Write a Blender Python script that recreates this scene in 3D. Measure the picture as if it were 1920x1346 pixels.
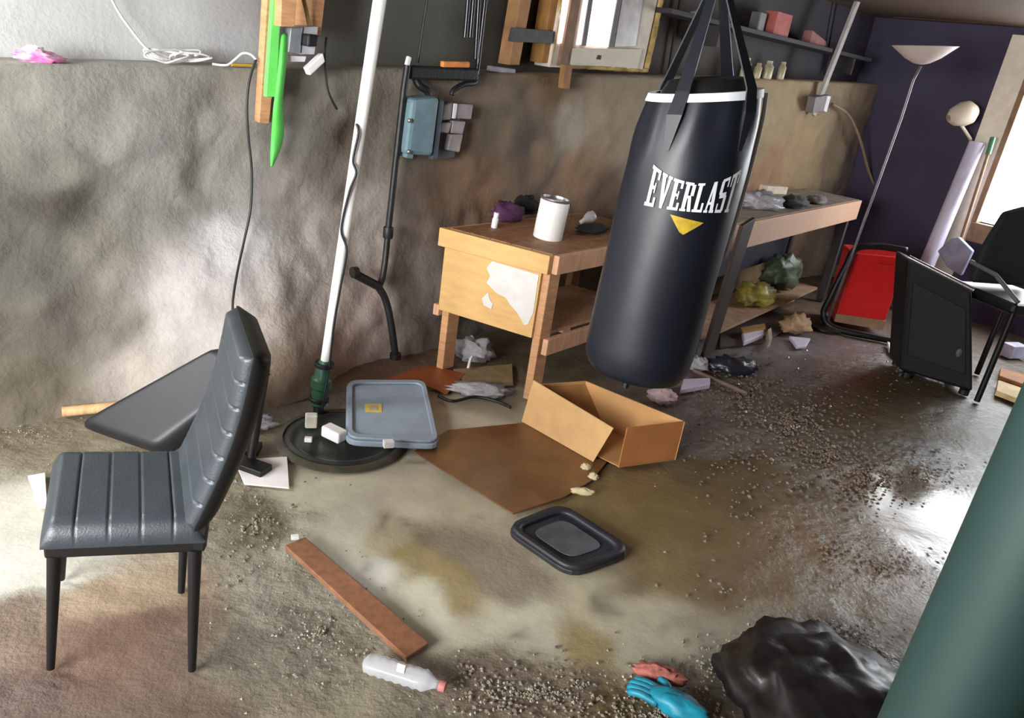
import bpy, bmesh, math, random
import numpy as np
from mathutils import Vector, Matrix, noise

random.seed(7)
for o in list(bpy.data.objects): bpy.data.objects.remove(o)
SC = bpy.context.scene
COL = SC.collection

# ------------------------------------------------------------------ camera
FPX, HC, PITCH, ROLL = 1400.0, 1.6, math.radians(22), math.radians(8.5)
c_, s_ = math.cos(ROLL), math.sin(ROLL)
FW = Vector((0, math.cos(PITCH), -math.sin(PITCH)))
UP0 = Vector((0, math.sin(PITCH), math.cos(PITCH)))
RX = Vector((1, 0, 0)) * c_ + UP0 * s_
DN = Vector((1, 0, 0)) * s_ - UP0 * c_
cd = bpy.data.cameras.new('camera'); cam = bpy.data.objects.new('camera', cd); COL.objects.link(cam)
cd.sensor_width = 36; cd.lens = 36 * FPX / 1920; cd.clip_start = 0.05
m = Matrix.Identity(4)
for i in range(3):
    m[i][0] = RX[i]; m[i][1] = -DN[i]; m[i][2] = -FW[i]
m.translation = (0, 0, HC)
cam.matrix_world = m
SC.camera = cam

# ------------------------------------------------------------------ light
w = bpy.data.worlds.new('overcast_sky'); SC.world = w; w.use_nodes = True
bg = w.node_tree.nodes['Background']
bg.inputs[0].default_value = (0.93, 0.97, 1.0, 1); bg.inputs[1].default_value = 9.0
SC.view_settings.view_transform = 'Standard'; SC.view_settings.look = 'None'
SC.view_settings.exposure = 0.55; SC.view_settings.gamma = 1.0
SC.view_settings.use_curve_mapping = False

def area_light(name, loc, target, sx, sy, power, col):
    l = bpy.data.lights.new(name, 'AREA'); l.shape = 'RECTANGLE'; l.size = sx; l.size_y = sy
    l.energy = power; l.color = col
    o = bpy.data.objects.new(name, l); COL.objects.link(o); o.location = loc
    o.rotation_euler = (Vector(target) - Vector(loc)).to_track_quat('-Z', 'Y').to_euler()
    return o
WINLIGHT = area_light('window_daylight', (-2.52, 1.82, 1.83), (-0.2, 1.6, 0.5), 0.85, 0.42, 50, (0.97, 0.98, 1.0))
FILL_LIGHT = area_light('added_fill_light', (-2.3, -0.97, 1.5), (-0.6, 3.2, 0.8), 2.2, 1.2, 185, (1.0, 0.99, 0.97))  # soft fill added behind the camera, not a known window
PORTAL = area_light('door_portal', (0, 0, 0), (1, 0, 0), 1.25, 1.4, 1, (1, 1, 1))
PORTAL.data.cycles.is_portal = True

# ------------------------------------------------------------------ placing helpers
def ray(x, y):
    return FW + RX * ((x - 960) / FPX) + DN * ((y - 673) / FPX)
def F(x, y, z=0.0):                       # point of the horizontal plane z seen at a pixel
    d = ray(x, y); t = (z - HC) / d.z
    return Vector((d.x * t, d.y * t, z))
def Y(x, y, Yd):                          # point at depth Yd
    d = ray(x, y); t = Yd / d.y
    return Vector((d.x * t, Yd, HC + d.z * t))
def D(x, y, dist):                        # point at axial distance
    return Vector((0, 0, HC)) + ray(x, y) * dist
AW = math.radians(45); WO = Vector((-0.6, 3.92, 0))
WT = Vector((math.cos(AW), math.sin(AW), 0)); WN = Vector((math.sin(AW), -math.cos(AW), 0))
ZU = Vector((0, 0, 1))
def onplane(x, y, A, nrm):
    d = ray(x, y); t = (A - Vector((0, 0, HC))).dot(nrm) / d.dot(nrm)
    return Vector((0, 0, HC)) + d * t
def W(x, y, n=0.0): return onplane(x, y, WO + WN * n, WN)   # point of the back wall plane, n in front of it
def WS(s, h, n=0.0): return WO + WT * s + WN * n + ZU * h
def wall_s(p): return (p - WO).dot(WT)
CORNER = W(1606, 300); CORNER.z = 0
SCORN = wall_s(CORNER)
EN = (WT * -1.0)                                             # end wall normal
def EW(x, y, n=0.0): return onplane(x, y, CORNER + EN * n, EN)

# ------------------------------------------------------------------ materials
def lin(c):
    return tuple(((v / 255) / 12.92 if v / 255 <= 0.04045 else ((v / 255 + 0.055) / 1.055) ** 2.4) for v in c) + (1,)
MATS = {}
def M(name, rgb, rough=0.6, metal=0.0, var=0.18, scale=14, bump=0.0, bscale=60, trans=0.0, emit=0.0, coat=0.0, wood=False, rgb2=None):
    if name in MATS: return MATS[name]
    mt = bpy.data.materials.new(name); mt.use_nodes = True; N = mt.node_tree; L = N.links
    b = N.nodes['Principled BSDF']
    tc = N.nodes.new('ShaderNodeTexCoord'); no = N.nodes.new('ShaderNodeTexNoise')
    no.inputs['Scale'].default_value = scale; no.inputs['Detail'].default_value = 5
    src = tc.outputs['Object']
    if wood:
        mp = N.nodes.new('ShaderNodeMapping'); mp.inputs['Scale'].default_value = wood
        L.new(src, mp.inputs[0]); src = mp.outputs[0]
    L.new(src, no.inputs['Vector'])
    rp = N.nodes.new('ShaderNodeValToRGB')
    a = lin(rgb); bb = lin(rgb2) if rgb2 else tuple(v * (1 - var * 1.6) for v in a[:3]) + (1,)
    hi = tuple(min(1, v * (1 + var * 0.8)) for v in a[:3]) + (1,)
    rp.color_ramp.elements[0].position = 0.3; rp.color_ramp.elements[0].color = bb
    rp.color_ramp.elements[1].position = 0.7; rp.color_ramp.elements[1].color = hi
    L.new(no.outputs['Fac'], rp.inputs[0]); L.new(rp.outputs[0], b.inputs['Base Color'])
    b.inputs['Roughness'].default_value = rough; b.inputs['Metallic'].default_value = metal
    if trans: b.inputs['Transmission Weight'].default_value = trans; b.inputs['IOR'].default_value = 1.2
    if coat: b.inputs['Coat Weight'].default_value = coat
    if emit:
        L.new(rp.outputs[0], b.inputs['Emission Color']); b.inputs['Emission Strength'].default_value = emit
    if bump:
        n2 = N.nodes.new('ShaderNodeTexNoise'); n2.inputs['Scale'].default_value = bscale; n2.inputs['Detail'].default_value = 6
        L.new(src, n2.inputs['Vector'])
        bp = N.nodes.new('ShaderNodeBump'); bp.inputs['Strength'].default_value = bump; bp.inputs['Distance'].default_value = 0.01
        L.new(n2.outputs['Fac'], bp.inputs['Height']); L.new(bp.outputs[0], b.inputs['Normal'])
    MATS[name] = mt; return mt

def vcol_mat(name, bump, bscale, bdist, use_alpha=True, rough=0.8, var=0.3, vscale=9):
    mt = bpy.data.materials.new(name); mt.use_nodes = True; N = mt.node_tree; L = N.links
    b = N.nodes['Principled BSDF']
    at = N.nodes.new('ShaderNodeAttribute'); at.attribute_name = 'tint'
    tc = N.nodes.new('ShaderNodeTexCoord')
    def noi(sc, det=7, rg=0.6):
        n = N.nodes.new('ShaderNodeTexNoise'); n.inputs['Scale'].default_value = sc; n.inputs['Detail'].default_value = det
        n.inputs['Roughness'].default_value = rg; L.new(tc.outputs['Object'], n.inputs['Vector']); return n
    n1 = noi(vscale); n2 = noi(bscale)
    mr = N.nodes.new('ShaderNodeMapRange'); mr.inputs[1].default_value = 0.3; mr.inputs[2].default_value = 0.7
    mr.inputs[3].default_value = 1 - var; mr.inputs[4].default_value = 1 + var
    L.new(n1.outputs['Fac'], mr.inputs[0])
    mx = N.nodes.new('ShaderNodeMix'); mx.data_type = 'RGBA'; mx.blend_type = 'MULTIPLY'; mx.inputs[0].default_value = 1
    L.new(at.outputs['Color'], mx.inputs[6]); L.new(mr.outputs[0], mx.inputs[7]); L.new(mx.outputs[2], b.inputs['Base Color'])
    bp = N.nodes.new('ShaderNodeBump'); bp.inputs['Strength'].default_value = bump; bp.inputs['Distance'].default_value = bdist
    if use_alpha:
        a2 = N.nodes.new('ShaderNodeAttribute'); a2.attribute_name = 'wet'
        r2 = N.nodes.new('ShaderNodeMapRange'); r2.inputs[3].default_value = 0.85; r2.inputs[4].default_value = 0.12
        L.new(a2.outputs['Fac'], r2.inputs[0]); L.new(r2.outputs[0], b.inputs['Roughness'])
        a3 = N.nodes.new('ShaderNodeAttribute'); a3.attribute_name = 'coarse'
        mu = N.nodes.new('ShaderNodeMath'); mu.operation = 'MULTIPLY'
        L.new(a3.outputs['Fac'], mu.inputs[0]); L.new(n2.outputs['Fac'], mu.inputs[1]); L.new(mu.outputs[0], bp.inputs['Height'])
    else:
        b.inputs['Roughness'].default_value = rough; L.new(n2.outputs['Fac'], bp.inputs['Height'])
    L.new(bp.outputs[0], b.inputs['Normal'])
    return mt

# ------------------------------------------------------------------ mesh helpers
class G:
    def __init__(s): s.v = []; s.f = []
    def add(s, vs, fs):
        k = len(s.v); s.v += [Vector(v) for v in vs]; s.f += [tuple(i + k for i in f) for f in fs]; return s
    def prism(s, poly, ext):              # polygon and its copy moved by ext
        n = len(poly); ext = Vector(ext)
        vs = [Vector(p) for p in poly] + [Vector(p) + ext for p in poly]
        fs = [tuple(range(n))[::-1], tuple(range(n, 2 * n))] + [(i, (i + 1) % n, n + (i + 1) % n, n + i) for i in range(n)]
        return s.add(vs, fs)
    def obox(s, o, ax, ay, az):
        o, ax, ay, az = map(Vector, (o, ax, ay, az))
        return s.prism([o, o + ax, o + ax + ay, o + ay], az)
    def box(s, c, sz, rot=None):
        rot = rot or Matrix.Identity(3)
        a = [rot @ Vector(v) for v in ((sz[0], 0, 0), (0, sz[1], 0), (0, 0, sz[2]))]
        return s.obox(Vector(c) - (a[0] + a[1] + a[2]) / 2, *a)
    def beam(s, a, b, wd, th, side=None):  # bar from a to b
        a, b = Vector(a), Vector(b); d = (b - a).normalized()
        sd = Vector(side) if side else d.cross(ZU)
        if sd.length < 1e-4: sd = Vector((1, 0, 0))
        sd = (sd - d * sd.dot(d)).normalized(); up = sd.cross(d).normalized()
        return s.obox(a - sd * wd / 2 - up * th / 2, sd * wd, up * th, b - a)
    def tube(s, pts, r, seg=10, flat=1.0, cap=True):
        pts = [Vector(p) for p in pts]; n = len(pts)
        rs = r if isinstance(r, (list, tuple)) else [r] * n
        vs = []; fs = []; ref = None
        for i, p in enumerate(pts):
            d = (pts[min(i + 1, n - 1)] - pts[max(i - 1, 0)]).normalized()
            if ref is None:
                ref = d.cross(ZU)
                if ref.length < 1e-3: ref = Vector((1, 0, 0))
            ref = (ref - d * ref.dot(d)).normalized(); u = d.cross(ref)
            for k in range(seg):
                a = 2 * math.pi * k / seg
                vs.append(p + ref * math.cos(a) * rs[i] + u * math.sin(a) * rs[i] * flat)
        for i in range(n - 1):
            for k in range(seg):
                fs.append((i * seg + k, i * seg + (k + 1) % seg, (i + 1) * seg + (k + 1) % seg, (i + 1) * seg + k))
        if cap: fs += [tuple(range(seg))[::-1], tuple(range((n - 1) * seg, n * seg))]
        return s.add(vs, fs)
    def lathe(s, prof, c, axis=ZU, seg=24, sx=1.0, sy=1.0):
        axis = Vector(axis).normalized(); q = axis.to_track_quat('Z', 'Y').to_matrix(); c = Vector(c)
        vs = []; fs = []; n = len(prof)
        for (r, z) in prof:
            for k in range(seg):
                a = 2 * math.pi * k / seg
                vs.append(c + q @ Vector((r * math.cos(a) * sx, r * math.sin(a) * sy, z)))
        for i in range(n - 1):
            for k in range(seg):
                fs.append((i * seg + k, i * seg + (k + 1) % seg, (i + 1) * seg + (k + 1) % seg, (i + 1) * seg + k))
        if prof[0][0] > 0: fs.append(tuple(range(seg))[::-1])
        if prof[-1][0] > 0: fs.append(tuple(range((n - 1) * seg, n * seg)))
        return s.add(vs, fs)
    def blob(s, c, rad, amp=0.25, freq=3.0, seg=18, rings=12, seed=0, floor=None, rot=0):
        c = Vector(c); vs = []; fs = []; cr, sr = math.cos(rot), math.sin(rot)
        for i in range(rings + 1):
            th = math.pi * i / rings
            for k in range(seg):
                a = 2 * math.pi * k / seg
                d = Vector((math.sin(th) * math.cos(a), math.sin(th) * math.sin(a), math.cos(th)))
                f = 1 + amp * noise.noise(d * freq + Vector((seed * 7.1, seed * 3.3, 0)))+ amp * .5 * noise.noise(d * freq * 2.7 + Vector((seed, 0, 9)))
                p = Vector((d.x * rad[0] * f, d.y * rad[1] * f, d.z * rad[2] * f))
                p = c + Vector((p.x * cr - p.y * sr, p.x * sr + p.y * cr, p.z))
                if floor is not None: p.z = max(p.z, floor)
                vs.append(p)
        for i in range(rings):
            for k in range(seg):
                fs.append((i * seg + k, (i + 1) * seg + k, (i + 1) * seg + (k + 1) % seg, i * seg + (k + 1) % seg))
        return s.add(vs, fs)
    def build(s, name, mat, parent=None, smooth=None, bevel=0.0, sub=0, solid=0.0):
        me = bpy.data.meshes.new(name)
        org = s.base()
        root = parent
        off = Vector((0, 0, 0))
        if parent is not None:
            while root.parent: root = root.parent
            off = Vector(root['_o'])
        else: off = org
        me.from_pydata([v - off for v in s.v], [], s.f)
        bm = bmesh.new(); bm.from_mesh(me)
        bmesh.ops.remove_doubles(bm, verts=bm.verts, dist=1e-6)
        bmesh.ops.recalc_face_normals(bm, faces=bm.faces); bm.to_mesh(me); bm.free()
        me.materials.append(mat)
        o = bpy.data.objects.new(name, me); COL.objects.link(o)
        if parent is not None: o.parent = parent
        else: o.location = off; o['_o'] = tuple(off)
        if smooth is not None:
            me.shade_smooth()
            if smooth < 180: me.set_sharp_from_angle(angle=math.radians(smooth))
        if solid:
            q = o.modifiers.new('s', 'SOLIDIFY'); q.thickness = solid; q.offset = 0
        if bevel:
            q = o.modifiers.new('b', 'BEVEL'); q.width = bevel; q.segments = 2; q.limit_method = 'ANGLE'
        if sub:
            q = o.modifiers.new('u', 'SUBSURF'); q.levels = sub; q.render_levels = sub
        return o
    def base(s):
        zz = min(v.z for v in s.v)
        return Vector((sum(v.x for v in s.v) / len(s.v), sum(v.y for v in s.v) / len(s.v), zz))
def tag(o, label=None, cat=None, group=None, kind=None):
    if label: o['label'] = label
    if cat: o['category'] = cat
    if group: o['group'] = group
    if kind: o['kind'] = kind
    return o
def thing(name, label, cat, loc, group=None):
    o = bpy.data.objects.new(name, None); COL.objects.link(o); o.location = loc; o['_o'] = tuple(loc)
    o.empty_display_size = 0.05
    return tag(o, label, cat, group)
def bez(pts, n=8):                         # smooth path through points (Catmull-Rom)
    pts = [Vector(p) for p in pts]; out = []
    for i in range(len(pts) - 1):
        p0, p1, p2, p3 = pts[max(i - 1, 0)], pts[i], pts[i + 1], pts[min(i + 2, len(pts) - 1)]
        for k in range(n):
            t = k / n
            out.append(0.5 * ((2 * p1) + (p2 - p0) * t + (2 * p0 - 5 * p1 + 4 * p2 - p3) * t * t + (3 * p1 - p0 - 3 * p2 + p3) * t ** 3))
    return out + [pts[-1]]
def fslab(px, z0, th):                     # flat polygon on a level plane
    return G().prism([F(x, y, z0 + th) for x, y in px], (0, 0, -th))
def wslab(px, n1, n0):                     # polygon on the wall face, given thickness
    return G().prism([W(x, y, n1) for x, y in px], WN * (n0 - n1))

# ================================================================== SETTING
def idw(pts, q, power=5.0):
    P = np.array([p[0] for p in pts]); C = np.array([p[1] for p in pts])
    out = np.zeros((len(q), C.shape[1])); B = 20000
    for i in range(0, len(q), B):
        d = np.sqrt(((q[i:i + B, None, :] - P[None]) ** 2).sum(2)) + 0.02
        wgt = 1 / d ** power; out[i:i + B] = (wgt @ C) / wgt.sum(1, keepdims=True)
    return out
def grid_obj(name, nu, nv, fn, mat, attrs=None, parent=None):
    vs = [fn(i, j) for j in range(nv) for i in range(nu)]
    fs = [(j * nu + i, j * nu + i + 1, (j + 1) * nu + i + 1, (j + 1) * nu + i) for j in range(nv - 1) for i in range(nu - 1)]
    me = bpy.data.meshes.new(name); me.from_pydata(vs, [], fs); me.materials.append(mat); me.shade_smooth()
    o = bpy.data.objects.new(name, me); COL.objects.link(o); o['_o'] = (0, 0, 0)
    if parent: o.parent = parent
    else: o['kind'] = 'structure'
    return o
def set_attr(o, col, **kw):
    me = o.data; n = len(me.vertices)
    a = me.color_attributes.new('tint', 'FLOAT_COLOR', 'POINT')
    c4 = np.ones((n, 4)); c4[:, :3] = col; a.data.foreach_set('color', c4.ravel())
    for k, v in kw.items():
        t = me.attributes.new(k, 'FLOAT', 'POINT'); t.data.foreach_set('value', np.asarray(v, dtype=float))
LN = lambda c: lin(c)[:3]

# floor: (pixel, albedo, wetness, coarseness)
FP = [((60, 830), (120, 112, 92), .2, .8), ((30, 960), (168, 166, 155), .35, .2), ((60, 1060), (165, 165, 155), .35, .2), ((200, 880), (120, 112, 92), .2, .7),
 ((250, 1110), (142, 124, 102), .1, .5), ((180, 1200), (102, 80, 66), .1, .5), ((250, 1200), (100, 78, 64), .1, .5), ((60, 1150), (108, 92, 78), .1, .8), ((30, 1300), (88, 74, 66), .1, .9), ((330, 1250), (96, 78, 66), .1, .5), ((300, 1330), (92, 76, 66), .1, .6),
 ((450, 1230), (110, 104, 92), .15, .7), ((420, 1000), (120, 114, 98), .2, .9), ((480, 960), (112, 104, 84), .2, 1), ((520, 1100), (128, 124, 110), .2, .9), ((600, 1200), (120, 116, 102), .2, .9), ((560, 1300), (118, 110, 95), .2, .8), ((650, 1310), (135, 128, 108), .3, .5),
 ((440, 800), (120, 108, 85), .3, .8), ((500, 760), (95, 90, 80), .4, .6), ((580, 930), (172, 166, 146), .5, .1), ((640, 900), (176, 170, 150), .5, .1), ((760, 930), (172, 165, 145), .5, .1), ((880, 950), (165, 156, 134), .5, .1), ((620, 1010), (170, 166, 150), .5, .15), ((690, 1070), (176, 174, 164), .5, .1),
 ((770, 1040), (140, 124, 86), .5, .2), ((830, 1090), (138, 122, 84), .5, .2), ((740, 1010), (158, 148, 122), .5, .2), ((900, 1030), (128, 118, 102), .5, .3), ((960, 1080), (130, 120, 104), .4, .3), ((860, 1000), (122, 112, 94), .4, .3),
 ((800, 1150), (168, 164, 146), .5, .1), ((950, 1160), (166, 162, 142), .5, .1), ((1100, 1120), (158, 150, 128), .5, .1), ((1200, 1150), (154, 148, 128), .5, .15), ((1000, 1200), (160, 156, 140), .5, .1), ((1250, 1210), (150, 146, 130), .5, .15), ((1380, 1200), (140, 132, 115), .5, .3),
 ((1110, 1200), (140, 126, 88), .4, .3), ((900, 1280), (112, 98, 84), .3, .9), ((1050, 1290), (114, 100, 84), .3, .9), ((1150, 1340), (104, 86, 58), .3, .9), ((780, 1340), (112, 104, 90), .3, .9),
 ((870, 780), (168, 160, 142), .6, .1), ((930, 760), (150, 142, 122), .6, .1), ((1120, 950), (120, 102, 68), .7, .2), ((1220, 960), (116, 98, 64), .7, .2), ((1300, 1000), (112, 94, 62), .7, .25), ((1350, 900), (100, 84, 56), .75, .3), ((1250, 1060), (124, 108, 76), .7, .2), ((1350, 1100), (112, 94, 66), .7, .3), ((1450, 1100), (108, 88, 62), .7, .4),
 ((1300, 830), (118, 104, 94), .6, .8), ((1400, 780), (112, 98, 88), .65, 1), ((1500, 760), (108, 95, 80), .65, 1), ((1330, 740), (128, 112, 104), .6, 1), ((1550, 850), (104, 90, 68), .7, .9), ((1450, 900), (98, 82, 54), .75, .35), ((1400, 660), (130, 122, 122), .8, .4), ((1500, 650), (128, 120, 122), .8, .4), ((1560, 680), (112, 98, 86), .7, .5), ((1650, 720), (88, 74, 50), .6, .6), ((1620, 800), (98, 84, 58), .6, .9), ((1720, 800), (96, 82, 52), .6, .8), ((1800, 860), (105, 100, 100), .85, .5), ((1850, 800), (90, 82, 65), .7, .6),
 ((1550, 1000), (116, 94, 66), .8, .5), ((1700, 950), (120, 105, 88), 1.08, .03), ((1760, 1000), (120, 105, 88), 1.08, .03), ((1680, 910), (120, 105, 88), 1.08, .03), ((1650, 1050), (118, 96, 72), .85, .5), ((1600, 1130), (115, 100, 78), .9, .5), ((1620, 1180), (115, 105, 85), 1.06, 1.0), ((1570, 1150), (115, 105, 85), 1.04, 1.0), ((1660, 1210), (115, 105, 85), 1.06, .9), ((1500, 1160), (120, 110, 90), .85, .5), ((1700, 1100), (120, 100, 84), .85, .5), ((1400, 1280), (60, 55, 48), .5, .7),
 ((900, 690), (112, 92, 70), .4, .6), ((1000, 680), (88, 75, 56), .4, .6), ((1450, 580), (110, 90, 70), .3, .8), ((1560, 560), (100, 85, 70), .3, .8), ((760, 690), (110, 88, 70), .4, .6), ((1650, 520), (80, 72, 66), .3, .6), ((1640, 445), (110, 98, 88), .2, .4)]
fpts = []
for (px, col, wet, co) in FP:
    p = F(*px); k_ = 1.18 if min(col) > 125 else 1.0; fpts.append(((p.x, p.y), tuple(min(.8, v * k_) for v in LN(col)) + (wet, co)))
X0, X1, Y0, Y1, ST = -3.9, 6.0, -1.1, 8.1, 0.028
NU, NV = int((X1 - X0) / ST) + 1, int((Y1 - Y0) / ST) + 1
mfloor = vcol_mat('wet_basement_concrete', 0.8, 26, 0.02, var=0.13, vscale=9)
gx, gy = np.meshgrid(X0 + np.arange(NU) * ST, Y0 + np.arange(NV) * ST); q = np.stack([gx.ravel(), gy.ravel()], 1)
wq = np.array([[x + 0.10 * noise.noise((x * 3, y * 3, 1)) + 0.05 * noise.noise((x * 9, y * 9, 4)), y + 0.13 * noise.noise((x * 3, y * 3, 7)) + 0.05 * noise.noise((x * 9, y * 9, 2))] for x, y in q])
fa = idw(fpts, wq)
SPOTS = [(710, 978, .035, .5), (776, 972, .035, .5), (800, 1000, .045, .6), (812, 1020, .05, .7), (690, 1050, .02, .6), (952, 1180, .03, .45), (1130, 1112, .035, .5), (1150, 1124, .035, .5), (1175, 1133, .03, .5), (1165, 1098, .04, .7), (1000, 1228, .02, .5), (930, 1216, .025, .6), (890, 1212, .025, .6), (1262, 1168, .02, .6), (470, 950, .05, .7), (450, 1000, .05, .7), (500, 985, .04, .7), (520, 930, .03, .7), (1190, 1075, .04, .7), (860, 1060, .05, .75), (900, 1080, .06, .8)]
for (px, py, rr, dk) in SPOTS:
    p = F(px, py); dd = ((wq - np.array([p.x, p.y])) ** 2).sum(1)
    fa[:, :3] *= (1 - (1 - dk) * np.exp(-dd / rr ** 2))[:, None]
def floor_fn(i, j):
    x, y = X0 + i * ST, Y0 + j * ST; co = fa[j * NU + i][4]
    return (x, y, -0.012 + 0.008 * noise.noise((x * 1.7, y * 1.7, 0)) + 0.012 * co * noise.noise((x * 11, y * 11, 3)))
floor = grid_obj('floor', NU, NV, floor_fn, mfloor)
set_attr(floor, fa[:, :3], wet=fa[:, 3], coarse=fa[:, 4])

# ledge line of the stone wall
LED = [(-260, 116), (0, 119), (240, 123), (480, 129), (750, 131), (1000, 140), (1240, 146), (1400, 148), (1642, 158)]
ls = [(wall_s(W(*p)), W(*p).z) for p in LED]
ls = [(-6.0, 1.2)] + ls + [(ls[-1][0] + 1, ls[-1][1] + .04)]
def ledge(s): return float(np.interp(s, [a for a, b in ls], [b for a, b in ls]))
def bulge(s, h):
    b = 0.36 * math.exp(-((s + 0.93) / 0.42) ** 2) * max(0, 1 - h / 0.78) ** 0.8
    b += 0.07 * math.exp(-((s + 1.8) / 0.5) ** 2) * max(0, 1 - h / 1.0)
    b += 0.10 * math.exp(-((s + 0.1) / 0.35) ** 2) * max(0, 1 - h / 0.6)
    return b
def relief(s, h, L):
    e = min(1, max(0, (L - h) / 0.1))
    v = Vector((s, h, 0))
    return e * (0.040 * noise.noise(v * 2.3) + 0.024 * noise.noise(v * 5 + Vector((4, 2, 1))) + 0.016 * noise.noise(v * 11) + 0.008 * noise.noise(v * 24))
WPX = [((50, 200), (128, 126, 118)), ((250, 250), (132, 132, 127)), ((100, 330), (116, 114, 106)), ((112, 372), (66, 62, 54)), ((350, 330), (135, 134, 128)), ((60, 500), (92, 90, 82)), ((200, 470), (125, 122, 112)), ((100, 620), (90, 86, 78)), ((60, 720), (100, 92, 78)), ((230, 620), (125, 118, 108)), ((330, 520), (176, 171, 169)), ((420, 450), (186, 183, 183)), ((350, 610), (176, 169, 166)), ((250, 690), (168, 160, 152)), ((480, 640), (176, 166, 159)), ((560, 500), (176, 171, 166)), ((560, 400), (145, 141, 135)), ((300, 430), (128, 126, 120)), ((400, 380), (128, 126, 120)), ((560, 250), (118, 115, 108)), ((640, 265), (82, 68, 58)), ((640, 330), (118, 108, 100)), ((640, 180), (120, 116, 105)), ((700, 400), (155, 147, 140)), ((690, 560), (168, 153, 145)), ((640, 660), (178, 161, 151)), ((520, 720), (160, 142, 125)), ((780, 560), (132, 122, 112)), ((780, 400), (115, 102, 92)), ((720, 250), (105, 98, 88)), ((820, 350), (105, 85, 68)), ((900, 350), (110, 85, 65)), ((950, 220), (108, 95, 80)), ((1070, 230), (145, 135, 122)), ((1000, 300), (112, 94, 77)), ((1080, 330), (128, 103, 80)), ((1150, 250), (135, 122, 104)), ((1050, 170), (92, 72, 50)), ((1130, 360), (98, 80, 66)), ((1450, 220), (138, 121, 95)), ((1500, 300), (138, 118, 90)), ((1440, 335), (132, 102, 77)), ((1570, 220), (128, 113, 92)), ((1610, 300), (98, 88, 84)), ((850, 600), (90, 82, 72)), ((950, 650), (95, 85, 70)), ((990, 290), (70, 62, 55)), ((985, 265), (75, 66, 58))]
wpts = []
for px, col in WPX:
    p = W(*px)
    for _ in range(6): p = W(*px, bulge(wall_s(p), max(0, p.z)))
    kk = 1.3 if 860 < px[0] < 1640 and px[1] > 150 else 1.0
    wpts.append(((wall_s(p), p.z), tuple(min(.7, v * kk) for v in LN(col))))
S0, S1, SS = -4.75, SCORN + 0.25, 0.032
NU, NV = int((S1 - S0) / SS) + 1, 50
wv = []
def wall_fn(i, j):
    s = min(S0 + i * SS, S1); L = ledge(s)
    if j >= NV - 2:
        n = 0.0 if j == NV - 2 else -0.24; h = L
        if j == NV - 2: n = 0.01 * noise.noise((s * 6, 0, 3)); h += 0.008 * noise.noise((s * 8, 3, 3))
    else:
        h = -0.04 + (L + 0.02) * j / (NV - 3); n = bulge(s, h) + relief(s, h, L)
    wv.append((s + 0.08 * noise.noise((s * 4, h * 4, 5)), h + 0.08 * noise.noise((s * 4, h * 4, 9))))
    return WS(s, h, n)
mstone = vcol_mat('parged_stone', 0.45, 30, 0.02, use_alpha=False, rough=0.9, var=0.14, vscale=7)
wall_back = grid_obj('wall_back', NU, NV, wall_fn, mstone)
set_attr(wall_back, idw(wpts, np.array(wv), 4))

# upper wall behind the ledge
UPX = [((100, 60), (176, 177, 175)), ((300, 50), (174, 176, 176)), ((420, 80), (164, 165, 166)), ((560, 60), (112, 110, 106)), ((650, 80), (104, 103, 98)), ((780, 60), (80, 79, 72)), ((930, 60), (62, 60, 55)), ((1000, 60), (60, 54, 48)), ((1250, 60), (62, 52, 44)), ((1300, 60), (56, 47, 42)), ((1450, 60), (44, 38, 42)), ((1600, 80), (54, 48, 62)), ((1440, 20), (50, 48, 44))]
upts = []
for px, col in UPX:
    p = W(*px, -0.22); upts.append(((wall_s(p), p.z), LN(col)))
uv = []
CZ = 2.36
def upper_fn(i, j):
    s = min(S0 + i * 0.06, S1 + .1); h = ledge(s) - 0.03 + (CZ - ledge(s) + 0.05) * j / 14
    uv.append((s, h)); return WS(s, h, -0.22 + 0.006 * noise.noise((s * 3, h * 3, 1)))
mup = vcol_mat('painted_block', 0.35, 40, 0.01, use_alpha=False, rough=0.75, var=0.1, vscale=4)
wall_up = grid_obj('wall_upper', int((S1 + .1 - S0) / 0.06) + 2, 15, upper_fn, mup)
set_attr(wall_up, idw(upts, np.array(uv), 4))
g = G()
for px in ((1270, 1252), (1560, 1545)):
    a, b = W(px[0], 0, -0.19), W(px[1], 140, -0.19)
    g2 = G().beam(a + ZU * 0.4, b, 0.012, 0.012); o = g2.build('trim_1' if px[0] == 1270 else 'trim_2', M('dark_seam', (22, 20, 20), .8)); tag(o, kind='structure')

# end wall with doorway
DL = EW(1866, 330); DS = (DL - CORNER).dot(WN)             # doorway left edge along WN
SILL = EW(1835, 417).z
mend = M('dark_violet_paint', (66, 60, 84), .75, var=.12, scale=3, bump=.2)
def E3(u, h, n=0): return CORNER + WN * u + ZU * h + EN * n
DW = 1.9; DTOP = 2.33
g = G()
g.obox(E3(-.6, -.05, -.12), WN * (DS + .6), EN * .12, ZU * (CZ + .05))
g.obox(E3(DS, -.05, -.12), WN * DW, EN * .12, ZU * (SILL + .05))
g.obox(E3(DS, DTOP, -.12), WN * DW, EN * .12, ZU * (CZ - DTOP))
g.obox(E3(DS + DW, -.05, -.12), WN * 2.2, EN * .12, ZU * (CZ + .05))
WALLR = g.build('wall_right', mend); tag(WALLR, kind='structure')
pe = E3(DS + DW + 2.2, 0)
PORTAL.location = E3(DS + DW / 2, (SILL + DTOP) / 2, -.06); PORTAL.rotation_euler = EN.to_track_quat('-Z', 'Y').to_euler(); PORTAL.data.size = DW; PORTAL.data.size_y = DTOP - SILL
mplain = M('grey_basement_wall', (120, 116, 110), .9, var=.12, scale=3)
tag(G().obox((5.9, -1.1, -.05), (.1, 0, 0), (0, pe.y + 1.4, 0), (0, 0, CZ + .05)).build('wall_side', mplain), kind='structure')
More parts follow.
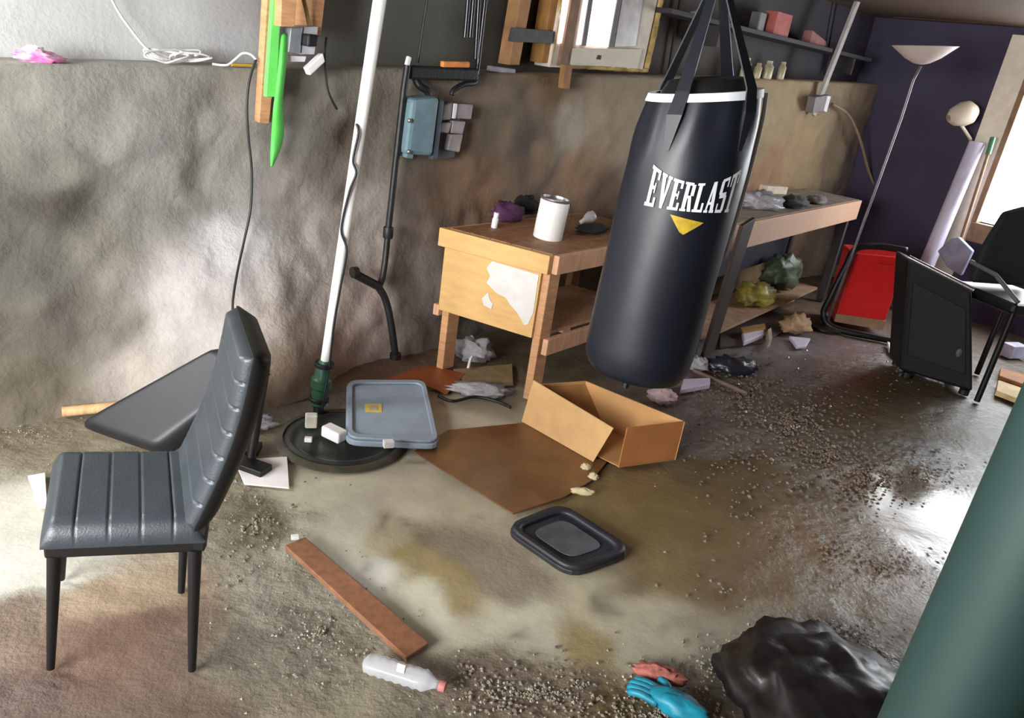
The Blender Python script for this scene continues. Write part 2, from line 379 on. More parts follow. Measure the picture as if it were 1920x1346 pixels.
tag(G().obox((-4.0, -1.1, -.05), (.55, 0, 0), (0, .1, 0), (0, 0, CZ + .05)).obox((-1.15, -1.1, -.05), (7.05, 0, 0), (0, .1, 0), (0, 0, CZ + .05)).obox((-3.45, -1.1, -.05), (2.3, 0, 0), (0, .1, 0), (0, 0, .9)).obox((-3.45, -1.1, 2.15), (2.3, 0, 0), (0, .1, 0), (0, 0, CZ - 2.15)).build('wall_front', mplain), kind='structure')  # opening on the left added for the fill light
wl = G().obox((-4.0, -1.0, -.05), (.1, 0, 0), (0, 2.0, 0), (0, 0, CZ + .05))
tag(wl.build('wall_left', mplain), kind='structure')
mcream = M('cream_jamb_paint', (244, 232, 214), .55, var=.06)
mbrownj = M('weathered_jamb_wood', (150, 118, 92), .7, var=.15)
dr = G().obox(E3(DS - .24, -.0, .0), WN * .2, EN * .035, ZU * 2.30).build('door_1', mcream, bevel=.004); tag(dr, kind='structure')
G().obox(E3(DS - .04, SILL, -.10), WN * .045, EN * .16, ZU * 1.44).build('door_jamb', mbrownj, dr, bevel=.004)
G().obox(E3(DS - .03, SILL - .16, -.10), WN * (DW + .1), EN * .18, ZU * .16).build('door_sill', mbrownj, dr, bevel=.004)
G().obox(E3(DS + DW, SILL, -.10), WN * .12, EN * .16, ZU * 1.44).build('door_jamb', mbrownj, dr, bevel=.004)
# baseboard and ceiling with its beam
tag(G().obox(E3(.05, 0, .0), WN * (DS - .3), EN * .03, ZU * .12).build('baseboard_right', M('grey_base_board', (120, 106, 92), .8)), kind='structure')
mceil = M('old_ceiling_boards', (92, 70, 52), .85, var=.25, wood=(1, 12, 1))
sm_ = CORNER.x + CORNER.y + .17; bc = WS(SCORN + .1, 0, -.3)
cpoly = [Vector((-4.1, -1.1, CZ)), Vector((6.0, -1.1, CZ)), Vector((6.0, sm_ - 6.0, CZ)), Vector((bc.x, sm_ - bc.x, CZ)), Vector((WS(-4.9, 0, -.3).x, WS(-4.9, 0, -.3).y, CZ))]
tag(G().prism(cpoly, (0, 0, .06)).build('ceiling', mceil), kind='structure')
BZ = EW(1750, 12).z
tag(G().obox(E3(-.0, BZ, .012), WN * (DS + .1), EN * .12, ZU * (CZ - BZ - .004)).build('trim_3', M('reddish_beam', (104, 72, 54), .8, wood=(1, 8, 1))), kind='structure')

# window in the upper wall
mfr = M('window_cream_paint', (206, 196, 180), .6, var=.12)
mpane = M('bright_window_pane', (250, 226, 228), .2, var=.03, emit=2.0)
mpane2 = M('dim_window_pane', (150, 138, 134), .25, var=.15, rgb2=(110, 98, 96))
mbrn = M('brown_mullion', (128, 98, 78), .7)
mdk = M('dark_mullion', (92, 88, 90), .6)
mfoam = M('yellow_sealing_foam', (182, 156, 96), .9, var=.3, bump=.8, bscale=40)
N1 = -0.08
win = wslab([(1064, -70), (1248, -70), (1205, 132), (1030, 126)], N1, -.21).build('window_1', mfr, bevel=.004); tag(win, kind='structure')
def wpart(name, px, mt, n1=N1 + .012, n0=N1, par=None, **k): return wslab(px, n1, n0).build(name, mt, par, **k)
wpart('pane', [(1079, -60), (1066, 78), (1048, 82), (1064, -60)], mpane, par=win)
wpart('window_mullion', [(1099, -60), (1068, 122), (1050, 124), (1082, -60)], mbrn, N1 + .03, par=win)
wpart('pane', [(1112, -60), (1091, 84), (1083, 84), (1106, -60)], mpane, par=win)
wpart('window_mullion', [(1121, -60), (1099, 86), (1091, 86), (1114, -60)], mdk, N1 + .02, par=win)
wpart('pane', [(1168, -60), (1141, 88), (1100, 86), (1122, -60)], mpane, par=win)
wpart('window_mullion', [(1176, -60), (1151, 88), (1142, 88), (1169, -60)], mdk, N1 + .02, par=win)
wpart('pane', [(1215, -60), (1192, 86), (1152, 88), (1177, -60)], mpane2, par=win)
wpart('window_sill', [(1204, 92), (1196, 126), (1062, 122), (1070, 90)], M('sill_cream', (200, 190, 172), .6, var=.06), N1 + .03, par=win)
wpart('vent_mark', [(1122, 103), (1128, 104), (1126, 112), (1119, 111)], M('dark_mark', (60, 52, 48), .8), N1 + .034, N1 + .03, par=win)
def foam(path, r, seed, par):
    pts = bez([W(x, y, N1 - .01) for x, y in path], 10)
    rr = [r * (1 + .35 * noise.noise((i * .6, seed, 0))) for i in range(len(pts))]
    return G().tube(pts, rr, 8).build('sealing_foam', mfoam, par, smooth=180)
foam([(1250, -60), (1238, 0), (1226, 60), (1211, 128)], .022, 1, win)
foam([(1213, 132), (1170, 130), (1110, 126), (1060, 124)], .014, 2, win)
foam([(1056, -40), (1046, 40), (1032, 118)], .012, 3, win)
# the daylight window further along the same wall, outside the picture on the left
w2 = G().obox(WS(-3.35, 1.55, -.24), WT * 1.0, WN * .05, ZU * .05).obox(WS(-3.35, 2.1, -.24), WT * 1.0, WN * .05, ZU * .05).obox(WS(-3.35, 1.6, -.24), WT * .05, WN * .05, ZU * .5).obox(WS(-2.40, 1.6, -.24), WT * .05, WN * .05, ZU * .5).build('window_2', mfr); tag(w2, kind='structure')
WINLIGHT.location = WS(-2.86, 1.85, -.17)
WINLIGHT.rotation_euler = (Vector((0.6, 1.4, 0.3)) - WINLIGHT.location).to_track_quat('-Z', 'Y').to_euler()

# ================================================================== COMMON MATERIALS
mblk = M('black_leatherette', (48, 55, 60), .42, var=.15, bump=.12, bscale=200)
mblkmetal = M('black_painted_metal', (9, 9, 11), .5, var=.1)
mblkpl = M('black_plastic', (20, 21, 24), .5, var=.2)
mpipe = M('black_iron_pipe', (26, 25, 27), .5, var=.25, bump=.2)
mpvc = M('white_pvc', (226, 224, 222), .35, var=.05)
mpine = M('pine_board', (196, 146, 104), .7, var=.16, wood=(2, 2, 14), scale=6)
mpine2 = M('pinkish_pine', (204, 156, 122), .7, var=.14, wood=(10, 10, 2), scale=5)
mply = M('golden_plywood', (206, 164, 104), .65, var=.08, wood=(2, 2, 8), scale=4)
mtopw = M('worn_bench_top', (150, 104, 66), .6, var=.25, wood=(3, 3, 3), scale=7)
mwhite = M('white_paper', (236, 232, 230), .7, var=.04)
mwhite2 = M('white_plastic', (228, 226, 228), .4, var=.05)
mclear = M('clear_crumpled_plastic', (205, 202, 206), .18, var=.12, trans=.45, bump=.6, bscale=50)
mcardb = M('cardboard', (196, 150, 96), .8, var=.08, scale=8)
mcard_shade = M('cardboard_shaded_side', (176, 112, 62), .8, var=.1, scale=8)  # same cardboard with shade painted in, for the face turned from the light

# ================================================================== DINING CHAIR
CFT = [F(95, 1252), F(115, 1085), F(360, 1256), F(340, 1110)]
cc = (F(95, 1255) + F(360, 1258) + F(115, 1080) + F(340, 1110)) / 4 + Vector((0, .01, 0))
cdv = Vector((-.95, -.31, 0)).normalized(); cwv = Vector((-.47, .883, 0)).normalized()
SH = Vector((0.075, 0, 0))                                  # slight rake of the whole chair, per metre of height
def CH(d, wd, z): return cc + cdv * d + cwv * wd + ZU * z + SH * z
chair = thing('dining_chair', 'dark grey leatherette dining chair with channel-stitched seat and black metal legs', 'chair', cc)
def cushion(Pf, nd, nw, channels, groove, thick, edge, edgev=None):
    edgev = edgev or edge
    top = []; bot = []
    for i in range(nd):
        u = i / (nd - 1)
        for j in range(nw):
            v = j / (nw - 1)
            ph = (u * channels) % 1.0
            gz = groove * (math.exp(-(min(ph, 1 - ph) / .03) ** 2)) if 0.02 < u < .98 else 0
            e = min(u, 1 - u) * 1.6; e2 = min(v, 1 - v)
            k = (1 - max(0, 1 - e / edge) ** 2.2) * .65 + .35; k2 = (1 - max(0, 1 - e2 / edgev) ** 2.2) * .65 + .35
            top.append(Pf(u, v, thick * (k * k2) - gz)); bot.append(Pf(u, v, 0))
    n = nd * nw; fs = []
    for i in range(nd - 1):
        for j in range(nw - 1):
            a = i * nw + j; fs += [(a, a + 1, a + nw + 1, a + nw), (n + a, n + a + nw, n + a + nw + 1, n + a + 1)]
    bd = [j for j in range(nw)] + [i * nw + nw - 1 for i in range(1, nd)] + [(nd - 1) * nw + j for j in range(nw - 2, -1, -1)] + [i * nw for i in range(nd - 2, 0, -1)]
    for a, b in zip(bd, bd[1:] + bd[:1]): fs.append((a, n + a, n + b, b))
    return G().add(top + bot, fs)
SW = .19
cushion(lambda u, v, t: CH(.18 - .355 * u, -SW + 2 * SW * v, .40 + t), 110, 24, 5, .005, .062, .14, .10).build('seat', mblk, chair, smooth=75)
def BK(u, v, t):                                            # backrest rises from the rear of the seat, leaning back
    z = .44 + .45 * u; d = -.155 - .10 * u - .02 * math.sin(u * 3) + t
    hw = .185 - .018 * u
    return CH(d, -hw + 2 * hw * v, z)
cushion(lambda u, v, t: BK(u, v, .006 + t), 120, 24, 7, .007, .028, .04, .08).build('backrest', mblk, chair, smooth=75)
g = cushion(lambda u, v, t: BK(u * 1.02 - .01, v * 1.03 - .015, .006 - t), 30, 20, 1, 0, .05, .08, .16)
g.build('back_shell', mblkmetal, chair, smooth=75)
g = G().obox(CH(.172, -SW + .01, .365), cdv * -.342, cwv * (2 * SW - .02), ZU * .04); g.build('seat_frame', mblkmetal, chair, bevel=.005)
for ft, (d, wd, zt) in zip(CFT, ((.152, -.165, .37), (.152, .165, .37), (-.155, -.17, .37), (-.155, .17, .37))):
    G().tube([ft, CH(d, wd, zt)], [.010, .017], 10).build('leg', mblkmetal, chair, smooth=60)
for wd in (-.2, .2):
    G().beam(CH(-.165, wd * .85, .37), CH(-.17, wd * .85, .48), .024, .03).build('back_upright', mblkmetal, chair, bevel=.004)

# ================================================================== HEAVY BAG
BT, BB = Y(1322, 172, 2.3), Y(1187, 700, 2.3)
ax = (BT - BB).normalized(); HB = (BT - BB).length; RB = .176
bx_ = RX - ax * RX.dot(ax); bx_.normalize(); by_ = ax.cross(bx_)          # by_ away from the viewer
if by_.dot(FW) < 0: by_ = -by_
def BAG(th, h, dr=0.0):                                     # th = 0 faces the viewer
    r = RB + dr
    k = .22 * max(0, min(1.0, h / HB)) ** 1.5
    sh = max(0.0, h - HB * .80) / (HB * .2); rr = r * (1 - .12 * sh ** 1.8)
    p = BB + ax * h + bx_ * math.sin(th) * rr - by_ * math.cos(th) * rr
    return p + ax * (k * math.sin(th) * rr)
bag = thing('punching_bag', 'black heavy punching bag hanging on straps with white lettering', 'punching bag', (BB.x, BB.y, BB.z - .02))
g = G(); SEG = 56; hs = [0, .004, .02, .05, .1] + [.1 + (HB - .1) * i / 26 for i in range(1, 27)]
inset = {0: -.10, 1: -.07, 2: -.022, 3: -.006}
vs = []; fs = []
mbag = M('black_vinyl_bag', (15, 19, 29), .44, var=.10, scale=5, bump=.10, bscale=14)
for i, h in enumerate(hs):
    for k in range(SEG):
        th = 2 * math.pi * k / SEG
        dr = inset.get(i, 0.0)
        if h > HB * .70:                                     # puckers where the straps pull
            dr += -.010 * math.exp(-((h - HB * .93) / .09) ** 2) * (0.5 + .5 * math.sin(th * 9 + 1)) + .004 * noise.noise((th * 3, h * 9, 0))
        dr += .003 * noise.noise((math.cos(th) * 2, math.sin(th) * 2, h * 5))
        vs.append(BAG(th, h, dr))
for i in range(len(hs) - 1):
    for k in range(SEG): fs.append((i * SEG + k, i * SEG + (k + 1) % SEG, (i + 1) * SEG + (k + 1) % SEG, (i + 1) * SEG + k))
fs.append(tuple(range(SEG)))
g.add(vs, fs).build('bag_body', mbag, bag, smooth=60)
# collar above the white band
g = G(); vs = []; fs = []
for i, (h, dr) in enumerate(((HB - .01, -.03), (HB + .035, -.045), (HB + .04, -.09), (HB + .015, -.14))):
    for k in range(SEG): vs.append(BAG(2 * math.pi * k / SEG, h, dr))
for i in range(3):
    for k in range(SEG): fs.append((i * SEG + k, i * SEG + (k + 1) % SEG, (i + 1) * SEG + (k + 1) % SEG, (i + 1) * SEG + k))
fs.append(tuple(range(3 * SEG, 4 * SEG)))
g.add(vs, fs).build('bag_collar', mblkpl, bag, smooth=60)
mband = M('white_piping', (225, 228, 235), .5, var=.05)
vs = []; fs = []
for k in range(SEG + 1):
    th = 2 * math.pi * k / SEG
    for (h, dr) in ((HB - .018, .000), (HB - .018, .004), (HB + .004, .004), (HB + .004, -.02)): vs.append(BAG(th, h, dr))
for k in range(SEG):
    for j in range(3): fs.append((k * 4 + j, k * 4 + j + 1, k * 4 + 5 + j, k * 4 + 4 + j))
G().add(vs, fs).build('white_band', mband, bag, smooth=60)
# straps
APEX = Y(1352, -60, 2.3)
mstrap = mbag
for th in (-.62, .62, 2.5, -2.5):
    lo = [BAG(th, HB - .15, -.006), BAG(th, HB - .05, .006), BAG(th, HB + .012, .0)]
    pts = lo + [lo[-1].lerp(APEX, t) for t in (.25, .5, .75, 1)]
    wds = [.016, .044, .040, .034, .03, .026, .02]
    tng = (BAG(th + .1, HB * .9) - BAG(th - .1, HB * .9)).normalized()
    nn = (BAG(th, HB * .9, .1) - BAG(th, HB * .9)).normalized()
    vs = []; fs = []
    for p, ww in zip(pts, wds):
        vs += [p - tng * ww / 2, p + tng * ww / 2, p + tng * ww / 2 + nn * .005, p - tng * ww / 2 + nn * .005]
    for i in range(len(pts) - 1):
        for j in range(4): fs.append((i * 4 + j, i * 4 + (j + 1) % 4, i * 4 + 4 + (j + 1) % 4, i * 4 + 4 + j))
    G().add(vs, fs).build('strap', mstrap, bag)
hk = APEX.copy(); hk.z = CZ - .002
G().tube([APEX - ZU * .02, hk], .012, 8).build('hanging_chain', mblkmetal, bag)
G().tube([BAG(-.5, .004, -.12) , BAG(-.5, .004, -.12) - ax * .035], .012, 8).build('bottom_ring', mblkmetal, bag)
cordp = bez([BAG(1.42, HB - .01, .012), BAG(1.50, HB * .9, .012), BAG(1.47, HB * .72, .010), BAG(1.42, HB * .55, .008), BAG(1.38, HB * .48, .006)], 6)
G().tube(cordp, .0065, 8).build('white_cord', mband, bag, smooth=180)
# lettering
LET = {'E': [(.14, 0, .46, 1), (0, .91, .95, 1), (0, 0, .95, .09), (.76, .74, .95, 1), (.76, 0, .95, .26), (.46, .46, .74, .55), (.64, .37, .74, .64)],
 'V': [((.04, 1), (.38, 1), (.62, 0), (.40, 0)), ((.70, 1), (.94, 1), (.62, 0), (.46, 0)), (0, .93, .5, 1), (.62, .93, 1, 1)],
 'R': [(.12, 0, .44, 1), (0, 0, .54, .08), (0, .92, .5, 1), (.44, .9, .75, 1), (.66, .55, .95, .94), (.44, .46, .75, .55), ((.5, .5), (.78, .5), (1, 0), (.68, 0))],
 'L': [(.14, 0, .46, 1), (0, .92, .62, 1), (0, 0, .95, .09), (.75, 0, .95, .32)],
 'A': [((.34, 1), (.52, 1), (.26, 0), (.08, 0)), ((.38, 1), (.66, 1), (.96, 0), (.60, 0)), (.25, .26, .75, .35), (0, 0, .38, .08), (.54, 0, 1, .08)],
 'S': [(.12, .91, .85, 1), (.05, .55, .36, .95), (.15, .43, .85, .58), (.64, .05, .95, .48), (.12, 0, .85, .09), (.74, .72, .9, 1), (.08, 0, .22, .28)],
 'T': [(.33, 0, .67, 1), (0, .9, 1, 1), (0, .68, .15, 1), (.85, .68, 1, 1), (.2, 0, .8, .08)]}
mlet = M('white_print', (232, 236, 240), .5, var=.05)
def bag_h(x, y):                                            # height on the bag axis seen at a pixel
    p = Y(x, y, BB.y - RB * .9); return (p - BB).dot(ax)
H0 = bag_h(1285, 391); TH0, TH1 = -.76, .76
word = 'EVERLAST'; cw = (TH1 - TH0) / len(word)
for i, ch in enumerate(word):
    vs = []; fs = []
    for ql in LET[ch]:
        if len(ql) == 4 and not isinstance(ql[0], tuple): x0, y0, x1, y1 = ql; ql = ((x0, y1), (x1, y1), (x1, y0), (x0, y0))
        tl, tr, br, bl = ql; k0 = len(vs); n = 4
        for a in range(n + 1):
            for b in range(n + 1):
                t, s = a / n, b / n
                x = (tl[0] * (1 - t) + tr[0] * t) * s + (bl[0] * (1 - t) + br[0] * t) * (1 - s)
                y = (tl[1] * (1 - t) + tr[1] * t) * s + (bl[1] * (1 - t) + br[1] * t) * (1 - s)
                uu = (i + x * .9 + .05) / len(word)
                th = TH0 + (TH1 - TH0) * uu
                hh = .080 * (1 + .5 * (abs(uu - .5) * 2) ** 2)
                vs.append(BAG(th, H0 - .006 * uu + y * hh, .0045))
        for a in range(n):
            for b in range(n):
                c0 = k0 + a * (n + 1) + b; fs.append((c0, c0 + 1, c0 + n + 2, c0 + n + 1))
    o = G().add(vs, fs).build('letter', mlet, bag)
lg = [(-.13, 0), (.10, 0), (.34, -.012), (.10, -.046), (.06, -.048)]
vs = []; fs = []
for a in range(9):
    t = a / 8; th = -.40 + .56 * t
    low = -.05 * (1 - abs(t - .45) / .55) if t > .45 else -.05 * (t / .45)
    for b in range(4): vs.append(BAG(th + .1, H0 - .018 * (t + .6) + low * b / 3 - .004, .0045))
for a in range(8):
    for b in range(3): fs.append((a * 4 + b, a * 4 + b + 1, a * 4 + b + 5, a * 4 + b + 4))
G().add(vs, fs).build('gold_emblem', M('gold_print', (190, 160, 50), .45, var=.2, scale=40), bag)

# ================================================================== WORK BENCHES
BZT = .764
b0 = F(1038, 477, BZT); ld = Vector((math.cos(math.radians(53)), math.sin(math.radians(53)), 0)); sd = Vector((math.cos(math.radians(156)), math.sin(math.radians(156)), 0))
BL, BDp = 1.18, .57
def BN(l, s, z): return Vector((b0.x, b0.y, 0)) + ld * l + sd * s + ZU * z
bench = thing('workbench', 'pine workbench with plywood end panel, paint can on top', 'workbench', BN(.5, .25, 0))
for i in range(5):
    wd = BDp / 5
    G().obox(BN(.0, wd * i + .002, BZT - .022), ld * BL, sd * (wd - .004), ZU * .022).build('top_board', mtopw, bench, bevel=.002)
G().obox(BN(-.035, -.005, BZT - .095), ld * .033, sd * (BDp + .04), ZU * .092).build('end_apron', mply, bench, bevel=.003)
G().obox(BN(.0, -.032, BZT - .095), ld * BL, sd * .03, ZU * .092).build('front_apron', mpine2, bench, bevel=.003)
G().obox(BN(.0, BDp + .002, BZT - .095), ld * BL, sd * .03, ZU * .09).build('rear_apron', mpine2, bench, bevel=.003)
pan = G().obox(BN(-.018, .035, .335), ld * .014, sd * (BDp - .03), ZU * (BZT - .098 - .335)).build('end_panel', mply, bench)
# torn white patch on the panel
tp = [(.045, .655), (.30, .66), (.325, .62), (.30, .585), (.315, .545), (.255, .51), (.20, .50), (.17, .47), (.125, .44), (.08, .39), (.06, .40), (.042, .47)]
G().prism([BN(-.0185, s_, z_) for s_, z_ in tp], ld * -.003).build('torn_white_patch', M('flaked_white_paint', (208, 205, 200), .8, var=.06), pan)
tp2 = [(.30, .50), (.33, .46), (.315, .43), (.27, .42), (.265, .45), (.285, .465)]
G().prism([BN(-.0185, s_, z_) for s_, z_ in tp2], ld * -.003).build('torn_white_patch', M('flaked_white_paint', (208, 205, 200), .8, var=.06), pan)
for (l, s, m_) in ((0, .0, mpine), (0, BDp - .045, mpine), (BL - .09, .0, mpine2), (BL - .09, BDp - .045, mpine2)):
    G().obox(BN(l, s, 0), ld * .085, sd * .04, ZU * (BZT - .096)).build('leg', m_, bench, bevel=.003)
for i in range(4):
    wd = (BDp - .1) / 4
    G().obox(BN(.09, .05 + wd * i, .315), ld * (BL - .2), sd * (wd - .005), ZU * .018).build('shelf_board', mpine2, bench)
G().obox(BN(.02, -.034, .25), ld * (BL - .04), sd * .03, ZU * .085).build('shelf_apron', mpine2, bench, bevel=.003)
G().obox(BN(-.02, BDp + .0, .30), ld * .06, sd * .035, ZU * .06).build('rear_brace', mpine2, bench, bevel=.003)

RZ = .88
r0 = F(1345, 425, RZ); r1 = F(1610, 374, RZ); rl = (r1 - r0).normalized(); RLn = (r1 - r0).length; rs = Vector((-rl.y, rl.x, 0)); RD = .46
def RN(l, s, z): return Vector((r0.x, r0.y, 0)) + rl * l + rs * s + ZU * z
rb = thing('workbench', 'long cluttered workbench behind the punching bag, pale front apron, dark legs', 'workbench', RN(1, .2, 0))
mrtop = M('dusty_bench_top', (150, 136, 124), .6, var=.25)
for i in range(4):
    G().obox(RN(0, RD / 4 * i, RZ - .02), rl * RLn, rs * (RD / 4 - .004), ZU * .02).build('top_board', mrtop, rb)
G().obox(RN(0, -.03, RZ - .16), rl * RLn, rs * .03, ZU * .158).build('front_apron', M('pale_pink_board', (206, 164, 134), .7, var=.1, wood=(3, 3, 10)), rb, bevel=.004)
mdkleg = M('dark_bench_leg', (52, 46, 48), .7)
for l in (.1, RLn - .15):
    for s in (.0, RD - .06): G().obox(RN(l, s, 0), rl * .06, rs * .06, ZU * (RZ - .02)).build('leg', mdkleg, rb, bevel=.003)
G().obox(RN(.2, .06, .10), rl * (RLn - .4), rs * (RD - .12), ZU * .02).build('lower_shelf', M('dirty_tan_shelf', (170, 135, 105), .8), rb)
G().obox(RN(.2, RD - .05, .3), rl * (RLn - .4), rs * .015, ZU * .5).build('back_panel', M('navy_panel', (34, 34, 50), .7), rb)

# ================================================================== ON THE LEFT BENCH
pc = F(1026, 446, BZT); pr = .062
can = thing('paint_can', 'white paint can standing on the pine workbench', 'paint can', (pc.x, pc.y, BZT))
lean = Vector((.06, 0, 1)).normalized()
prr = .075
G().lathe([(prr * .97, 0), (prr, .004), (prr, .19), (prr * .98, .195)], pc, lean, 32).build('can_body', M('white_can_label', (226, 226, 222), .45, var=.06), can, smooth=50)
G().lathe([(prr * .98, .193), (prr * 1.03, .197), (prr * 1.03, .205), (prr * .9, .207), (prr * .88, .196), (0, .196)], pc, lean, 32).build('lid', M('tin_metal', (190, 188, 190), .3, metal=.9), can, smooth=50)
tp_ = pc + lean * .15
hp = [tp_ + RX * (prr + .004) + ZU * .03, tp_ + RX * (prr + .02) - ZU * .02, tp_ + RX * (prr + .012) - ZU * .10, tp_ + RX * (prr - .002) - ZU * .13]
G().tube(bez(hp, 6), .003, 6).build('bail_handle', M('dark_wire', (70, 50, 45), .4, metal=.6), can, smooth=180)
pb = F(926, 427, BZT)
tb = thing('small_bottle', 'small white bottle standing at the left end of the pine workbench', 'bottle', (pb.x, pb.y, BZT))
G().lathe([(.014, 0), (.016, .003), (.016, .048), (.011, .054), (.011, .058)], pb, lean, 16).build('bottle_body', mwhite2, tb, smooth=50)
G().lathe([(.013, .058), (.013, .078), (.012, .08)], pb, lean, 16).build('cap', mwhite2, tb, smooth=50)
def blobthing(name, label, cat, c, rad, mt, amp=.35, freq=2.6, seed=1, floor=None, rot=0, group=None, seg=22, rings=14):
    o = G().blob(c, rad, amp, freq, seg, rings, seed, floor, rot).build(name, mt, smooth=180)
    return tag(o, label, cat, group)
p = F(950, 412, BZT); blobthing('rag', 'crumpled purple rag on the pine workbench behind the small bottle', 'rag', p + ZU * .035, (.10, .06, .055), M('purple_cloth', (82, 42, 76), .9), .5, 3, 2, BZT, .7)
p = F(985, 400, BZT); blobthing('rag', 'black rag against the wall behind the paint can', 'rag', p + ZU * .04, (.09, .05, .06), M('black_cloth', (26, 24, 28), .9), .5, 3, 3, BZT, .7)
p = F(1086, 425, BZT); 
bb_ = G().lathe([(0, 0), (.012, .002), (.014, .025), (.028, .05), (.033, .07), (.026, .095), (0, .104)], p + ZU * .034 , (.5, .2, .35), 18).build('light_bulb', mwhite2, smooth=180); bb_.location.z -= .012; tag(bb_, 'white light bulb lying right beside the paint can', 'bulb')
p = F(1108, 436, BZT); blobthing('work_glove', 'dark rumpled glove on the bench between paint can and punching bag', 'glove', p + ZU * .02, (.11, .05, .026), M('dark_cloth', (38, 36, 38), .9), .5, 3.5, 4, BZT, .8)

# ================================================================== ON THE RIGHT BENCH
p = F(1425, 388, RZ); blobthing('plastic_bag', 'crumpled clear plastic bag on the long bench beside the punching bag', 'bag', p + ZU * .04, (.17, .12, .06), mclear, .6, 3.5, 5, RZ, .8)
p = F(1486, 387, RZ); blobthing('tool_roll', 'dark grey rumpled tool roll on the long bench', 'tool roll', p + ZU * .03, (.16, .09, .045), M('charcoal_cloth', (66, 62, 66), .85), .5, 3, 6, RZ, .9)
p = F(1448, 362, RZ); o = G().box(p + ZU * .03, (.24, .08, .06), Matrix.Rotation(.6, 3, 'Z')).build('small_carton', M('pale_carton', (214, 200, 178), .7), bevel=.004); tag(o, 'small pale carton at the back of the long bench', 'box')
p = F(1530, 380, RZ); blobthing('rag', 'grey rag near the far end of the long bench', 'rag', p + ZU * .02, (.13, .07, .03), M('grey_cloth', (120, 110, 108), .9), .5, 3, 8, RZ, .9)
# dark board leaning behind the bag
a, b = F(1325, 668, 0), Y(1402, 415, 4.25)
o = G().beam(a + ZU * .01, b, .16, .022, side=rl).build('leaning_board', M('dark_brown_board', (54, 40, 38), .6, wood=(2, 2, 10)), bevel=.003); tag(o, 'dark brown board leaning on the long bench behind the punching bag', 'board')

# ================================================================== PIPES
pb0 = F(598, 778, 0); PD = pb0.y
def P3(x, y, d=0): return Y(x, y, PD + d)
pipe = thing('sump_discharge_pipe', 'tall white plastic pipe rising from the green check valve on the floor', 'pipe', (pb0.x, pb0.y, 0))
ptop = P3(712, 0); pbot = P3(607, 692); dirp = (ptop - pbot).normalized(); 
ptc = ptop + dirp * ((CZ - .003 - ptop.z) / dirp.z)
G().tube([pbot, ptc], [.019, .027], 16).build('pipe_tube', mpvc, pipe, smooth=60)
G().lathe([(.02, 0), (.034, .015), (.036, .09), (.045, .10), (.045, .14), (.036, .15), (.030, .21), (.022, .23)], P3(596, 762) , dirp, 18).build('check_valve', M('green_valve_plastic', (38, 84, 58), .45), pipe, smooth=40)
G().tube([Vector((pb0.x, pb0.y, -.0)), P3(597, 760)], .024, 12).build('lower_pipe', mblkpl, pipe, smooth=60)
for fz in (.03, .2):
    G().lathe([(.040, 0), (.044, .004), (.044, .014), (.040, .018)], P3(596, 762) + dirp * fz, dirp, 18).build('clamp', mblkmetal, pipe, smooth=40)
cps = []
for x, y, k in ((668, 232, -.03), (672, 250, -.035), (662, 300, -.035), (668, 325, -.035), (655, 360, -.034), (640, 430, -.03), (650, 470, -.03), (638, 540, -.028), (626, 610, -.028), (617, 690, -.026), (608, 740, -.05), (604, 770, -.05)): cps.append(P3(x, y, k))
G().tube(bez(cps, 6), .005, 6).build('pump_cable', mblkpl, pipe, smooth=180)

# black drain pipe on the wall
n_ = .09
dp = thing('drain_pipe', 'black iron pipe running down the wall beside the blue-grey meter box', 'pipe', W(740, 660, .14))
G().tube([W(764, 122, n_), W(757, 170, n_), W(728, 430, n_)], .016, 12).build('upper_pipe', mpipe, dp, smooth=60)
G().lathe([(.024, 0), (.026, .006), (.026, .05), (.024, .056)], W(727, 446, n_), ZU, 14).build('coupling', mpipe, dp, smooth=40)
G().tube(bez([W(727, 440, n_), W(722, 490, n_ + .01), W(717, 520, n_ + .03), W(712, 536, n_ + .05)], 6), .016, 12).build('middle_pipe', mpipe, dp, smooth=60)
G().tube([W(662, 512, n_ + .05), W(712, 538, n_ + .05)], .022, 12).build('tee_branch', mpipe, dp, smooth=60)
G().lathe([(.028, 0), (.028, .03)], W(660, 511, n_ + .05), WT, 14).build('branch_cap', mpipe, dp, smooth=40)
G().tube(bez([W(708, 536, n_ + .05), W(722, 560, n_ + .06), W(732, 600, n_ + .08), W(741, 664, n_ + .1)], 6), .019, 12).build('lower_pipe', mpipe, dp, smooth=60)
G().lathe([(.03, 0), (.03, .03)], W(741, 672, n_ + .1), ZU, 14).build('floor_collar', mpipe, dp, smooth=40)

# twin conduits and manifold above the meter
cp = thing('conduit_run', 'black conduits and fittings above the meter box, by the window studs', 'conduit', W(830, 140, .05))
n2 = .04
for (x0, x1, hh) in ((878, 872, 70), (888, 882, 70), (898, 892, 110), (910, 893, 150)):
    a, b = W(x0, 0, n2), W(x1, hh, n2); d = (a - b).normalized()
    G().tube([b, a + d * .35], .012, 8).build('conduit', M('glossy_black_conduit', (30, 32, 38), .25), cp, smooth=60)
G().beam(W(764, 135, n2 + .02), W(892, 140, n2 + .02), .05, .06, side=WN).build('manifold', mpipe, cp, bevel=.01)
G().tube(bez([W(893, 140, n2), W(890, 155, n2 + .02), W(870, 158, n2 + .03), W(852, 168, n2 + .03), W(847, 178, n2 + .03)], 5), .014, 10).build('elbow', mpipe, cp, smooth=180)
G().tube(bez([W(778, 145, n2), W(786, 160, n2 + .02), W(800, 170, n2 + .03), W(804, 178, n2 + .03)], 5), .018, 10).build('elbow', mpipe, cp, smooth=180)
G().tube([W(801, 0, n2), W(783, 118, n2)], .007, 8).build('thin_rod', mpipe, cp, smooth=60)
